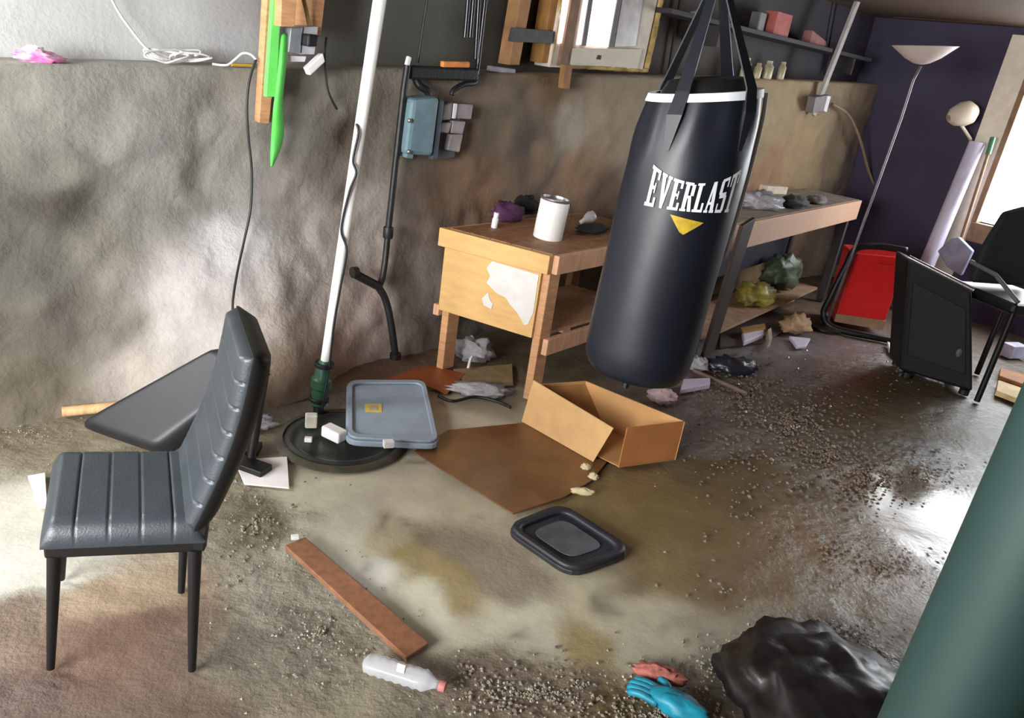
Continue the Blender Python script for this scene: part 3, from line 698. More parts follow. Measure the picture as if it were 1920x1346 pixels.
G().beam(W(828, 120, n2 + .05), W(878, 121, n2 + .05), .03, .028, side=WN).build('orange_tag', M('orange_plastic', (226, 140, 70), .5), cp, bevel=.006)
G().beam(W(767, 106, n2 + .05), W(762, 126, n2 + .05), .02, .02, side=WN).build('white_clip', mwhite2, cp, bevel=.004)

# meter box
mbx = M('blue_grey_enamel', (108, 134, 144), .45, var=.12)
mfus = M('fuse_grey', (150, 140, 142), .5, var=.2)
mb = thing('meter_box', 'blue-grey electric meter box with exposed fuses on the stone wall', 'meter box', W(800, 300, .02))
wslab([(775, 186), (826, 182), (812, 294), (762, 290)], .15, .03).build('box_cover', mbx, mb, bevel=.02)
wslab([(826, 186), (866, 196), (852, 296), (810, 300)], .07, .03).build('back_plate', M('slate_plate', (84, 86, 92), .6), mb, bevel=.004)
wslab([(824, 184), (833, 190), (820, 298), (811, 296)], .13, .03).build('hinge_flange', M('flange_grey', (96, 104, 114), .4, metal=.5), mb, bevel=.003)
for px in ([(832, 196), (850, 192), (846, 224), (828, 226)], [(852, 194), (888, 196), (884, 224), (850, 222)], [(828, 230), (848, 230), (842, 250), (824, 248)], [(850, 226), (874, 228), (868, 252), (846, 250)], [(846, 252), (869, 252), (862, 286), (840, 282)]):
    wslab(px, .105, .05).build('fuse_block', mfus, mb, bevel=.006)
wslab([(852, 194), (858, 195), (854, 222), (849, 222)], .112, .104).build('porcelain_strip', mwhite2, mb)
for px in ((767, 226), (766, 284)):
    a = W(*px, .15); G().lathe([(.010, 0), (.010, .008), (.006, .012)], a, WN, 12).build('cover_screw', M('tin_metal', (190, 188, 190), .3, metal=.9), mb)
wslab([(764, 288), (776, 289), (774, 298), (762, 296)], .13, .05).build('latch', mbx, mb, bevel=.003)

# ================================================================== STUDS, STRIPS, CORDS ON THE LEFT WALL
def stud(label, px, n1, n0, mt=mpine):
    o = wslab(px, n1, n0).build('wall_stud', mt, bevel=.003); return tag(o, label, 'stud')
NF = .03
stud('long pine stud behind the bright green strip, reaching below the ledge', [(504, -60), (535, -60), (505, 232), (486, 230)], NF + .05, NF)
stud('short pine block right of the bright green strip', [(530, -60), (560, -60), (553, 50), (526, 50)], NF + .14, NF + .055)
stud('pine stud behind the outlet box', [(594, -60), (616, -60), (602, 66), (586, 66)], NF + .03, -.18)
mg1 = M('bright_green_plastic', (112, 226, 104), .45, var=.05); mg2 = M('green_strap_fabric', (82, 190, 74), .6, var=.1)
o = wslab([(514, -30), (529, -30), (519, 182), (499, 182)], NF + .085, NF + .055).build('green_strip', mg1, bevel=.003); tag(o, 'flat bright green strip fixed on the long pine stud', 'strip')
vs = []; fs = []
pth = [(533, 60, 8), (531, 110, 8), (525, 160, 8), (520, 205, 9), (522, 240, 13), (519, 270, 12), (513, 295, 7), (509, 314, 2)]
for i, (x, y, hw) in enumerate(pth):
    nn_ = NF + .07 + .02 * math.sin(i * .9)
    for k in (-1, -.3, .3, 1): vs.append(W(x + k * hw, y, nn_ + .015 * (1 - k * k)))
for i in range(len(pth) - 1):
    for k in range(3): fs.append((i * 4 + k, i * 4 + k + 1, i * 4 + 5 + k, i * 4 + 4 + k))
o = G().add(vs, fs).build('green_strap', mg2, smooth=180, solid=.004, sub=1); tag(o, 'twisted green strap hanging down beside the bright green strip', 'strap')
ob = thing('outlet_box', 'grey metal outlet box with black plug between the studs', 'outlet', W(565, 110, 0))
wslab([(546, 52), (568, 50), (563, 100), (541, 98)], NF + .10, NF).build('box', M('galvanised', (140, 146, 150), .4, metal=.4), ob, bevel=.003)
wslab([(570, 50), (597, 50), (590, 102), (564, 102)], NF + .09, NF).build('cover_plate', M('plate_grey', (176, 176, 182), .4), ob, bevel=.003)
wslab([(579, 64), (600, 66), (596, 88), (577, 88)], NF + .15, NF + .09).build('plug', mblkpl, ob, bevel=.008)
wslab([(545, 104), (575, 106), (572, 116), (546, 116)], NF + .06, NF + .02).build('lower_bracket', mwhite2, ob, bevel=.003)
cpw = [W(566, -10, NF + .05), W(574, 18, NF + .06), W(580, 48, NF + .06)]
G().tube(bez(cpw, 6), .009, 8).build('supply_cable', M('tan_cable', (150, 122, 70), .6), ob, smooth=180)
o = wslab([(606, 100), (610, 116), (582, 142), (576, 128)], NF + .09, NF + .05).build('power_adapter', mwhite2, bevel=.004); tag(o, 'white rectangular power adapter dangling below the outlet box', 'adapter')
G().tube(bez([W(612, 70, NF + .08), W(609, 105, NF + .06), W(612, 150, NF + .05), W(618, 178, NF + .05), W(632, 205, NF + .05)], 6), .005, 6).build('cord', mblkpl, ob, smooth=180)
o = G().tube(bez([W(480, 112, .05), W(468, 150, .06), W(463, 200, .07), W(466, 260, .07), W(472, 320, .07), W(470, 390, .08), W(458, 450, .10), W(445, 510, .16), W(437, 560, .24), W(436, 592, .28)], 6), .0055, 6).build('hanging_cable', M('dark_green_cable', (34, 38, 36), .5), smooth=180); tag(o, 'long dark cable hanging down the pale wall towards the chair', 'cable')
# white coil on the ledge
coil = thing('cable_coil', 'white thin cable heaped in loops on the ledge', 'cable', WS(wall_s(W(340, 121)), ledge(wall_s(W(340, 121))), -.08))
sc = wall_s(W(345, 121))
def led(s, n=-.08, dz=0): return WS(s, ledge(s) + dz, n)
pts = []
for i in range(46):
    a = i * .83; ra = .06 + .05 * random.random(); pts.append(led(sc + ra * math.cos(a) + .05 * math.sin(i * .31) , -.09 + .05 * math.sin(a * .7), .034 + .026 * math.sin(a + .4 * math.sin(i)) * (.5 + .5 * random.random())))
G().tube(bez(pts, 5), .0042, 6).build('loops', mpvc, coil, smooth=180)
G().tube(bez([W(200, -20, -.15), W(222, 22, -.15), W(245, 55, -.14), W(272, 88, -.12), W(295, 104, -.1), W(315, 112, -.08)], 6), .005, 6).build('feed_cable', mpvc, coil, smooth=180)
G().tube(bez([W(398, 120, .0), W(425, 122, .02), W(440, 112, .02), W(455, 100, .03), W(470, 102, .04), W(480, 112, .05)], 6), .005, 6).build('tail_cable', mpvc, coil, smooth=180)
s_p = wall_s(W(80, 118))
blobthing('crumpled_wrapper', 'crumpled pink and white wrapper on the left end of the ledge', 'wrapper', led(s_p, -.05, .018), (.075, .04, .022), M('pink_foil', (226, 70, 150), .4, var=.3, scale=30, rgb2=(220, 200, 225)), .6, 4, 9, None, AW)
blobthing('paper_scrap', 'small white scrap lying on the pink wrapper', 'paper', led(wall_s(W(73, 112)), -.05, .045), (.03, .02, .012), mwhite, .5, 4, 11, None, AW)
a, b = led(wall_s(W(440, 127)), -.03, .01), led(wall_s(W(482, 127)), -.03, .01)
o = G().tube([a, b], .006, 6).build('yellow_pencil', M('yellow_paint', (214, 176, 60), .5)); tag(o, 'yellow pencil on the ledge left of the green strip', 'pencil')
s_p = wall_s(W(958, 136)); o = G().obox(led(s_p - .09, -.10, .003), WT * .17, WN * .05, ZU * .028).build('small_carton', M('lavender_grey', (176, 170, 184), .6), bevel=.006); tag(o, 'small lavender grey carton on the ledge under the window studs', 'box')
# studs left of window
stud('pine stud nearest to the black conduits, left of the window', [(983, -40), (1004, -40), (974, 122), (955, 122)], -.10, -.2, M('amber_stud', (176, 132, 88), .7, var=.15))
stud('golden stud directly left of the window frame', [(1040, -40), (1066, -40), (1040, 118), (1015, 118)], -.10, -.2, M('golden_stud', (160, 116, 62), .7, var=.2))
o = wslab([(966, 52), (1038, 58), (1036, 82), (960, 78)], -.06, -.098).build('cross_board', M('slate_board', (82, 86, 86), .7), bevel=.003); tag(o, 'slate grey board nailed across the two studs', 'board')
o = wslab([(1060, 122), (1074, 122), (1068, 168), (1055, 166)], .07, .03).build('wood_cleat', M('cleat_wood', (150, 108, 66), .7), bevel=.003); tag(o, 'small wooden cleat on the stone just below the window', 'cleat')

# ================================================================== SHELF, TOP RIGHT OF BAG
SN = .08
sh = thing('wall_shelf', 'dark wooden shelf on the upper wall right of the bag straps', 'shelf', W(1480, 65, 0))
a, b = W(1200, 58, -.18), W(1600, 72, -.18)
zs = (a.z + b.z) / 2
G().obox(Vector((a.x, a.y, zs - .03)), WT * (b - a).dot(WT), WN * .22, ZU * .03).build('shelf_board', M('dark_shelf_wood', (44, 38, 42), .7), sh, bevel=.003)
for k in (.2, .9): G().obox(Vector((a.x, a.y, zs - .16)) + WT * ((b - a).dot(WT) * k), WT * .03, WN * .2, ZU * .13).build('bracket', mdkleg, sh)
def on_shelf(x, dn=.08): p = W(x, 60, -.18 + dn); p.z = zs; return p
p = on_shelf(1442); o = G().obox(p - WT * .11, WT * .22, WN * .1, ZU * .155).build('shelf_box', M('faded_red_box', (176, 92, 84), .7), bevel=.004); tag(o, 'faded red box standing on the dark shelf', 'box')
p = on_shelf(1406, .05); o = G().obox(p - WT * .04, WT * .09, WN * .08, ZU * .13).build('shelf_tin', M('grey_tin', (96, 96, 98), .5), bevel=.006); tag(o, 'grey tin on the shelf left of the red box', 'tin')
p = on_shelf(1525); o = G().prism([p - WT * .16, p + WT * .15, p + WT * .10 + ZU * .05, p - WT * .16 + ZU * .10], WN * .08).build('folded_cloth', M('dusty_pink_cloth', (150, 104, 100), .9), bevel=.01); tag(o, 'dusty pink folded cloth at the right end of the shelf', 'cloth')
p = W(1297, 52, -.18 + .1); p.z = zs; blobthing('plaster_lump', 'small pale lump on the shelf left of the bag straps', 'lump', p + ZU * .012, (.04, .03, .02), M('pale_plaster', (190, 170, 150), .8), .3, 3, 4, None, AW)
mj = M('pale_jar_glass', (196, 186, 150), .35, var=.25)
for i, (x, ww, hh, lab) in enumerate(((1410, .035, .14, 'tall cream jar on the ledge, nearest to the bag strap'), (1433, .03, .11, 'short cream jar on the ledge, second from the bag strap'), (1452, .04, .13, 'wide pale jar on the ledge, third from the bag strap'), (1478, .03, .13, 'slim pale bottle on the ledge, farthest from the bag strap'))):
    s_p = wall_s(W(x, 146)); p = led(s_p, -.07)
    o = G().lathe([(ww * .9, 0), (ww, .01), (ww, hh * .7), (ww * .6, hh * .82), (ww * .6, hh), (0, hh)], p, ZU, 16).build('jar', mj, smooth=50); tag(o, lab, 'jar', 'jars on the ledge')

# conduit with outlet box on right part of the wall
cn = thing('grey_conduit', 'grey strip conduit slanting down to an outlet box on the brown wall', 'conduit', W(1530, 215, .05))
G().beam(W(1640, -80, .06), W(1524, 216, .06), .055, .03, side=WT).build('conduit_strip', M('grey_conduit_paint', (172, 166, 162), .5, var=.15), cn, bevel=.005)
wslab([(1530, 182), (1556, 178), (1548, 208), (1524, 212)], .11, .04).build('outlet_body', M('grey_outlet', (120, 112, 112), .5), cn, bevel=.004)
wslab([(1552, 180), (1558, 181), (1550, 210), (1545, 208)], .118, .04).build('outlet_edge', mwhite2, cn)
o = G().tube(bez([W(1560, 195, .06), W(1590, 215, .08), W(1612, 260, .12), W(1632, 330, .2), W(1660, 385, .3), W(1700, 432, .45), W(1742, 474, .6)], 6), .012, 8).build('tan_cord', M('tan_cord_jacket', (150, 128, 104), .7), smooth=180); tag(o, 'thick tan cord drooping from the outlet towards the cart', 'cord')

# ================================================================== FLOOR LAMP AND DOOR CORNER
LY = 5.55
lt = Y(1728, 118, LY); lb = Y(1600, 470, LY); base = lb + (lb - lt) * (lb.z - .02) / (lt.z - lb.z); base.z = .0
fl = thing('floor_lamp', 'torchiere floor lamp with white bowl shade by the dark wall', 'floor lamp', base)
mid = Y(1712, 150, LY)
G().tube([base + ZU * .02, lb, Y(1690, 220, LY), mid, lt - ZU * .02], .010, 10).build('pole', M('grey_lamp_metal', (130, 120, 128), .35, metal=.5), fl, smooth=180)
G().lathe([(.13, 0), (.13, .012), (.03, .03), (.012, .04)], base, ZU, 24).build('base', mblkmetal, fl, smooth=40)
G().lathe([(.015, -.0), (.05, .008), (.11, .04), (.205, .115), (.20, .117), (.10, .05), (0, .02)], lt - ZU * .01, Vector((-.12, -.02, 1)), 36).build('shade', M('lamp_glass', (226, 208, 200), .5, var=.04), fl, smooth=50)
# second lamp head on the wall near the door
h0 = EW(1805, 214, .22)
rl_ = thing('wall_lamp', 'small cream clamp lamp with oval head at the door frame', 'lamp', h0)
axl = (RX * .9 - DN * .25).normalized()
G().lathe([(.035, -.12), (.075, -.08), (.10, .0), (.095, .06), (.05, .11), (0, .12)], h0, axl, 24).build('lamp_head', M('cream_enamel', (226, 212, 190), .45, var=.04), rl_, smooth=50)
G().lathe([(.024, 0), (.024, .004)], h0 - axl * .124, axl, 12).build('socket', M('lamp_socket', (180, 164, 146), .6), rl_)
G().tube([h0 + ZU * -.07, EW(1818, 258, .1), EW(1820, 262, .03)], .014, 8).build('arm', M('cream_enamel', (226, 212, 190)), rl_, smooth=60)
# white roll, broom, dustpan leaning at the frame
a, b = EW(1832, 268, .16), EW(1745, 478, .34)
b2 = b + (b - a) * ((b.z - .0) / (a.z - b.z)) * .98
o = G().tube([b2, a], .062, 20).build('foam_roll', M('white_roll_film', (216, 210, 232), .4, var=.06), smooth=60); tag(o, 'tall white roll leaning in the corner by the door frame', 'roll')
br = thing('broom', 'broom with brown handle and green grip leaning by the doorway', 'broom', EW(1790, 480, .45))
a, b = EW(1862, 258, .14), EW(1800, 455, .4); 
G().tube([a, b], .014, 10).build('handle', M('broom_wood', (160, 126, 98), .6), br, smooth=60)
G().tube([a, a.lerp(b, .16)], .022, 10).build('grip', M('green_grip', (88, 140, 104), .4), br, smooth=60)
dpx = [(1788, 446), (1802, 444), (1828, 470), (1806, 516), (1780, 500), (1762, 470)]
G().prism([EW(x, y, .42) for x, y in dpx], EN * .06).build('brush_head', M('blue_grey_plastic', (150, 156, 184), .5), br, bevel=.01)

# ================================================================== RED BIN, BLACK CART, OFFICE CHAIR
rq = [F(1563, 602, .03), F(1655, 618, .03)]
rd = (rq[1] - rq[0]); rw = rd.length; rdn = rd.normalized(); rbk = Vector((-rdn.y, rdn.x, 0))
if rbk.y < 0: rbk = -rbk
red = thing('red_bin', 'bright red plastic bin set in a black tube frame beside the cart', 'bin', rq[0] + rd * .5)
rt0, rt1 = Y(1602, 474, rq[0].y), Y(1702, 484, rq[1].y)
h_ = rt0 - rq[0]
mred = M('red_plastic', (226, 34, 34), .38, var=.08)
g = G().prism([rq[0], rq[1], rt1, rt0], rbk * .30); g.build('bin_body', mred, red, bevel=.015)
G().prism([rq[0].lerp(rt0, .93) - rbk * .015, rq[1].lerp(rt1, .93) - rbk * .015, rt1 - rbk * .015, rt0 - rbk * .015], rbk * .33).build('bin_rim', mred, red, bevel=.008)
G().prism([rq[0] - rbk * .01, rq[1] - rbk * .01, rq[1].lerp(rt1, .13) - rbk * .01, rq[0].lerp(rt0, .12) - rbk * .01], rbk * .02).build('mud_strip', M('mud_tan', (168, 132, 104), .9), red)
G().beam(rq[0].lerp(rt0, .88).lerp(rq[1].lerp(rt1, .88), .45) - rbk * .02, rq[0].lerp(rt0, .88).lerp(rq[1].lerp(rt1, .88), .85) - rbk * .02, .025, .02).build('grip', mred, red, bevel=.005)
fr = [Y(1700, 470, rq[1].y - .05), Y(1650, 462, rq[0].y - .05), Y(1606, 466, rq[0].y - .06), Y(1586, 500, rq[0].y - .06), Y(1556, 560, rq[0].y - .07), Y(1545, 588, rq[0].y - .07), F(1562, 614, .02), F(1640, 632, .02), F(1690, 640, .02)]
G().tube(bez(fr, 6), .026, 12).build('tube_frame', mblkmetal, red, smooth=180)

k0, k1 = F(1684, 702, 0), F(1822, 744, 0)
t0, t1 = Y(1706, 478, k0.y + .1), Y(1824, 546, k1.y + .05)
pn_ = (k1 - k0).cross(t1 - k0).normalized(); t0 = t0 - pn_ * (t0 - k0).dot(pn_)
cart = thing('black_cart', 'black slanted storage cart with a silver rim next to the red bin', 'cart', (k0 + k1) / 2)
mcart = M('black_cart_plastic', (9, 9, 12), .65, var=.2)
kd = (k1 - k0).normalized(); kb = Vector((.12, .99, 0))
G().prism([k0 + ZU * .03, k1 + ZU * .03, t1, t0], kb * .26).build('cart_body', mcart, cart, bevel=.02)
G().tube([t0 - kb * .01 + ZU * .01, t1 - kb * .01 + ZU * .01], .014, 10).build('silver_rim', M('brushed_steel', (200, 196, 200), .25, metal=.9), cart, smooth=60)
for q_ in (k0 + kd * .05, k1 - kd * .05, k0 + kd * .05 + kb * .22, k1 - kd * .05 + kb * .22):
    G().lathe([(.03, 0), (.03, .035)], q_, ZU, 12).build('foot', mblkpl, cart)
G().prism([k0.lerp(t0, .20) + kd * .04 - kb * .003, k1.lerp(t1, .20) - kd * .04 - kb * .003, k1.lerp(t1, .82) - kd * .04 - kb * .003, k0.lerp(t0, .82) + kd * .04 - kb * .003], kb * -.008).build('front_panel', M('cart_panel', (11, 10, 14), .55), cart, bevel=.004)
a_ = k1.lerp(t1, .4) - kd * .08 - kb * .02; G().blob(a_, (.02, .012, .03), .1).build('grey_latch', M('grey_tin', (96, 96, 98)), cart, smooth=180)

oc = F(1828, 752, 0); 
och = thing('office_chair', 'black padded chair at the right edge in front of the doorway', 'chair', oc)
OX = Vector((.95, .3, 0)); OY = Vector((-.3, .95, 0))
def OC(a, b, z): return oc + OX * a + OY * b + ZU * z
so = Y(1838, 560, oc.y).z
G().obox(OC(-.01, -.02, so - .07), OX * .5, OY * .5, ZU * .07).build('seat', mblkpl, och, bevel=.025)
bk = [(.02, so + .02), (.46, so + .02), (.50, so + .25), (.44, so + .47), (.30, so + .52), (.14, so + .47), (.05, so + .25)]
G().prism([OC(a, .34 + (z - so) * .12, z) for a, z in bk], OY * .06).build('backrest', M('black_mesh_fabric', (34, 38, 44), .8, var=.1), och, bevel=.025)
for a, b in ((.015, 0), (.46, 0), (.015, .44), (.46, .44)): G().tube([OC(a, b, 0), OC(a, b, so - .05)], .018, 10).build('leg', mblkmetal, och, smooth=60)
G().tube([OC(.02, .0, so + .01), OC(.0, .2, so + .12), OC(.02, .42, so + .14)], .014, 8).build('armrest', M('grey_arm', (110, 108, 112), .4), och, smooth=60)
o = fslab([(1872, 712), (1960, 742), (1960, 766), (1868, 732)], 0, .035).build('plank', M('yellow_plank', (214, 186, 132), .7), bevel=.004); tag(o, 'pale yellow plank on the floor behind the right chair legs', 'plank')
o = fslab([(1876, 690), (1960, 712), (1960, 734), (1874, 704)], 0, .03).build('plank', M('orange_plank', (178, 116, 62), .7), bevel=.004); tag(o, 'orange-brown plank lying beyond the pale yellow plank', 'plank')
o = G().box(F(1896, 668, .0) + ZU * .05, (.17, .1, .1), Matrix.Rotation(.4, 3, 'Z')).build('small_carton', M('bluish_white_box', (206, 208, 236), .5), bevel=.006); tag(o, 'bluish white box on the floor under the black padded chair', 'box')
o = fslab([(1664, 640), (1684, 648), (1706, 668), (1692, 674), (1668, 656)], 0, .02).build('paper_scrap', mwhite, bevel=.002); tag(o, 'white paper scrap on the floor at the foot of the black cart', 'paper')

# ================================================================== STEEL COLUMN
d0 = D(1775, 1346, .70)
colm = thing('steel_column', 'dark green steel column close to the camera at the right', 'column', (d0.x, d0.y, 0))
mcol = M('dark_green_paint', (18, 46, 43), .6, var=.12, scale=6)
G().tube([(d0.x, d0.y, .01), (d0.x + .004, d0.y, CZ - .012)], .052, 40).build('shaft', mcol, colm, smooth=60)
G().box((d0.x, d0.y, .005), (.18, .18, .01)).build('base_plate', mcol, colm)
G().box((d0.x, d0.y, CZ - .007), (.18, .18, .01)).build('cap_plate', mcol, colm)

# ================================================================== PAD AND THINGS AT THE LEFT WALL
zA = .12
A, B_ = F(126, 792, .13), F(292, 850, .12); Dv, Cv = F(404, 640, .47), F(498, 688, .44)
pad = thing('bench_pad', 'black padded exercise bench pad tilted up behind the dining chair', 'exercise pad', (A + B_) / 2 - ZU * .06)
nrm = (B_ - A).cross(Dv - A).normalized(); nrm = nrm if nrm.z > 0 else -nrm
mpad = M('black_pad_vinyl', (24, 25, 31), .5, var=.15)
def padpoly():
    out = []
    cs = [A, B_, Cv, Dv]
    for i in range(4):
        p0, p1, p2 = cs[i - 1], cs[i], cs[(i + 1) % 4]
        r = .05
        e0, e1 = p1 + (p0 - p1).normalized() * r, p1 + (p2 - p1).normalized() * r
        for t in (0, .25, .5, .75, 1): out.append((e0.lerp(p1, t)).lerp(p1.lerp(e1, t), t))
    return out
pp = padpoly()
def PADP(u, v, t):
    p = A.lerp(B_, v).lerp(Dv.lerp(Cv, v), u); c0 = (A + B_ + Cv + Dv) / 4
    k = 1 - .05 * (abs(2 * u - 1) ** 5) * (abs(2 * v - 1) ** 5)
    return c0 + (p - c0) * k + nrm * (t - .075)
cushion(PADP, 30, 24, 1, 0, .075, .14).build('cushion', mpad, pad, smooth=70)
cm = (A + B_ + Cv + Dv) / 4
G().prism([cm + (p - cm) * .9 - nrm * .077 for p in pp], nrm * -.012).build('backing_board', mblkpl, pad)
for (p, q_) in ((Cv.lerp(Dv, .25), F(470, 868, 0)), (Cv.lerp(Dv, .75), F(400, 850, 0))):
    G().tube([p - nrm * .1, Vector((q_.x, q_.y, .015))], .018, 8).build('prop_leg', mblkmetal, pad, smooth=60)
G().beam(F(425, 836, .015), F(488, 842, .015), .07, .03).build('foot_bar', mblkmetal, pad, bevel=.005)
G().beam(F(420, 855, .015), F(500, 884, .015), .07, .03).build('foot_bar', mblkmetal, pad, bevel=.005)
a, b = F(116, 772, .022), F(200, 764, .022)
o = G().tube([a, b + (b - a) * .3], .021, 16).build('wooden_dowel', M('pale_dowel', (208, 168, 122), .6, wood=(8, 1, 1)), smooth=60); tag(o, 'pale round wooden pole end poking out behind the black pad', 'pole')
o = fslab([(52, 892), (84, 886), (88, 950), (72, 948)], 0, .008).build('paper_sheet', mwhite); tag(o, 'white sheet on the floor left of the dining chair', 'paper')
o = fslab([(440, 862), (538, 856), (542, 914), (458, 906)], 0, .006).build('paper_sheet', mwhite); tag(o, 'white sheet on the floor right of the chair back', 'paper')
p = F(484, 798, 0); blobthing('plastic_wrap', 'crumpled clear plastic wrap on the floor left of the sump', 'wrap', p + ZU * .02, (.07, .05, .03), mclear, .6, 4, 21, 0)

# ================================================================== SUMP AREA
sp = F(640, 822, 0); sr = .24
sump = thing('sump_cover', 'round dark wet sump cover under the grey lid', 'sump cover', (sp.x, sp.y, 0))
msump = M('wet_sump_plastic', (58, 62, 58), .25, var=.3, scale=8)
G().lathe([(0, .004), (sr * .8, .004), (sr * .84, .012), (sr * .9, .012), (sr * .94, .004), (sr, .002), (sr, 0)], sp, ZU, 48).build('cover_disc', msump, sump, smooth=40)
G().lathe([(sr * 1.0, .0), (sr * 1.0, .010), (sr * 1.08, .008), (sr * 1.14, -.003)], sp, ZU, 48).build('rim', M('grey_green_rim', (78, 76, 64), .35, var=.3), sump, smooth=60)
L0 = [(650, 714), (798, 714), (826, 834), (648, 826)]
lidt = thing('tote_lid', 'blue-grey plastic tote lid with yellow sticker lying over the sump', 'lid', F(738, 775, .02))
mlid = M('blue_grey_lid', (148, 162, 178), .42, var=.08)
def rq4(px, z, r=.06, n=5, inset=0.0):
    cs = [F(x, y, z) for x, y in px]; cm = sum(cs, Vector()) / 4; cs = [cm + (c - cm) * (1 - inset) for c in cs]; out = []
    for i in range(4):
        p0, p1, p2 = cs[i - 1], cs[i], cs[(i + 1) % 4]
        e0, e1 = p1 + (p0 - p1).normalized() * r, p1 + (p2 - p1).normalized() * r
        for k in range(n): t = k / (n - 1); out.append((e0.lerp(p1, t)).lerp(p1.lerp(e1, t), t))
    return out
G().prism(rq4(L0, .045), (0, 0, -.026)).build('lid_plate', mlid, lidt, bevel=.006)
ou, inn = rq4(L0, .046, .06, 5, .03), rq4(L0, .046, .05, 5, .14)
n = len(ou); vs = ou + inn + [p + ZU * .012 for p in ou] + [p + ZU * .012 for p in inn]; fs = []
for i in range(n):
    j = (i + 1) % n
    fs += [(i, j, 2 * n + j, 2 * n + i), (n + i, 3 * n + i, 3 * n + j, n + j), (2 * n + i, 2 * n + j, 3 * n + j, 3 * n + i), (i, n + i, n + j, j)]
G().add(vs, fs).build('raised_rim', mlid, lidt, bevel=.004)
st = [(684, 757), (716, 757), (716, 772), (685, 772)]
G().prism([F(x, y, .0475) for x, y in st], (0, 0, -.002)).build('yellow_sticker', M('yellow_sticker', (222, 196, 84), .6, var=.1), lidt)
st = [(692, 760), (708, 760), (708, 769), (693, 769)]
G().prism([F(x, y, .0488) for x, y in st], (0, 0, -.001)).build('sticker_print', M('sticker_print', (176, 168, 140), .6, var=.2, scale=90), lidt)
def chunk(px, c, sz, rot, mt, label, name='foam_chunk', cat='foam', z=0):
    p = F(*px, z); g = G(); R_ = Matrix.Rotation(rot, 3, 'Z')
    g.box(p + ZU * (sz[2] / 2 + .001), sz, R_); o = g.build(name, mt, bevel=min(sz) * .15); tag(o, label, cat); return o
chunk((626, 822), 0, (.10, .055, .05), -.5, mwhite2, 'white foam block beside the lower corner of the grey lid', z=.014)
chunk((583, 800), 0, (.05, .04, .06), .3, M('off_white_foam', (206, 200, 186), .8), 'off-white foam piece at the foot of the white pipe', z=.014)
chunk((728, 838), 0, (.045, .03, .03), .4, mwhite2, 'tiny white chip on the front edge of the grey lid', z=.06)
chunk((578, 828), 0, (.03, .02, .02), .2, mwhite2, 'tiny white chip on the sump left of the foam block', z=.014)

# ================================================================== FLOOR DEBRIS
o = fslab([(776, 846), (840, 806), (1010, 790), (1160, 838), (1110, 900), (1060, 930), (962, 962)], -.0, .006).build('flattened_cardboard', M('wet_brown_cardboard', (112, 76, 44), .3, var=.3, scale=7, rgb2=(96, 66, 40))); tag(o, 'soaked brown cardboard sheet flat on the floor before the box', 'cardboard')
o = fslab([(715, 712), (800, 684), (872, 700), (838, 738), (800, 722)], 0, .006).build('wet_board', M('rusty_orange_board', (146, 78, 40), .45, var=.15)); tag(o, 'rusty orange board on the floor behind the grey lid', 'board')
o = fslab([(850, 692), (960, 682), (962, 722), (880, 728)], 0, .004).build('flattened_cardboard', M('dirty_tan_card', (148, 122, 88), .7, var=.2)); tag(o, 'dirty tan cardboard sheet under the pine workbench', 'cardboard')
p = F(886, 672, 0); blobthing('plastic_bag', 'clear plastic bag bunched between the pine workbench legs', 'bag', p + ZU * .05, (.11, .07, .07), mclear, .5, 3, 31, 0)
o = G().tube(bez([F(878, 690, .02), F(882, 674, .05), F(886, 668, .06)], 4), .008, 8).build('plastic_tube', mwhite2, smooth=180); tag(o, 'short white plastic tube on the bag under the workbench', 'tube')
p = F(900, 735, 0); blobthing('plastic_bag', 'flat clear plastic bag beside the near leg of the pine workbench', 'bag', p + ZU * .016, (.16, .07, .028), mclear, .6, 4, 33, 0, .1)
o = G().tube(bez([F(822, 742, .012), F(850, 752, .012), F(890, 744, .012), F(930, 752, .012), F(958, 764, .012)], 6), .008, 8).build('black_hose', mblkpl, smooth=180); tag(o, 'thin black hose on the wet floor between lid and box', 'hose')
# cardboard box
k4, k3, k1_ = F(1160, 877, .007), F(1267, 862, .007), F(985, 792, .007)
k2_ = k1_ + (k3 - k4) * .95
HBx = Y(1156, 802, k4.y).z
bxo = thing('cardboard_box', 'open empty cardboard box with a splayed side under the punching bag', 'box', (k4 + k1_) / 2)
U = ZU * HBx; T_ = .006
def wallp(p, q_, out=Vector((0, 0, 0)), nm='side_panel', mt=mcardb, hh=1.0):
    dd = (q_ - p).normalized(); nn = Vector((-dd.y, dd.x, 0))
    G().prism([p, q_, q_ + U * hh + out, p + U * hh + out], nn * T_).build(nm, mt, bxo)
wallp(k4, k3, mt=mcard_shade); wallp(k3, k2_); wallp(k2_, k1_)
e_ = (k1_ - k4)
outv = Vector((-e_.y, e_.x, 0)).normalized(); outv = outv if outv.y < 0 else -outv
tl_, tr_ = F(1000, 712, 0), None
P1, P2 = k1_ + outv * .02, k4 + outv * .07 - e_ * -.04
q1, q2 = Y(1000, 713, k1_.y - .02), Y(1150, 803, k4.y - .02)
G().prism([F(978, 790, .008), F(1112, 866, .008), q2, q1], -outv * T_).build('splayed_side', M('lit_cardboard', (206, 164, 112), .8, var=.06), bxo)  # same cardboard painted paler, as lit from the left
G().prism([k1_ + ZU * .004, k4 + ZU * .004, k3 + ZU * .004, k2_ + ZU * .004], ZU * .004).build('bottom', mcardb, bxo)
G().prism([k2_ + U * .98, k2_ + U * .98 + (k1_ - k2_) * .75, k2_ + (k4 - k1_) * .25 + ZU * .03], (0, .004, 0)).build('inner_flap', M('shadow_cardboard', (168, 122, 74), .8), bxo)
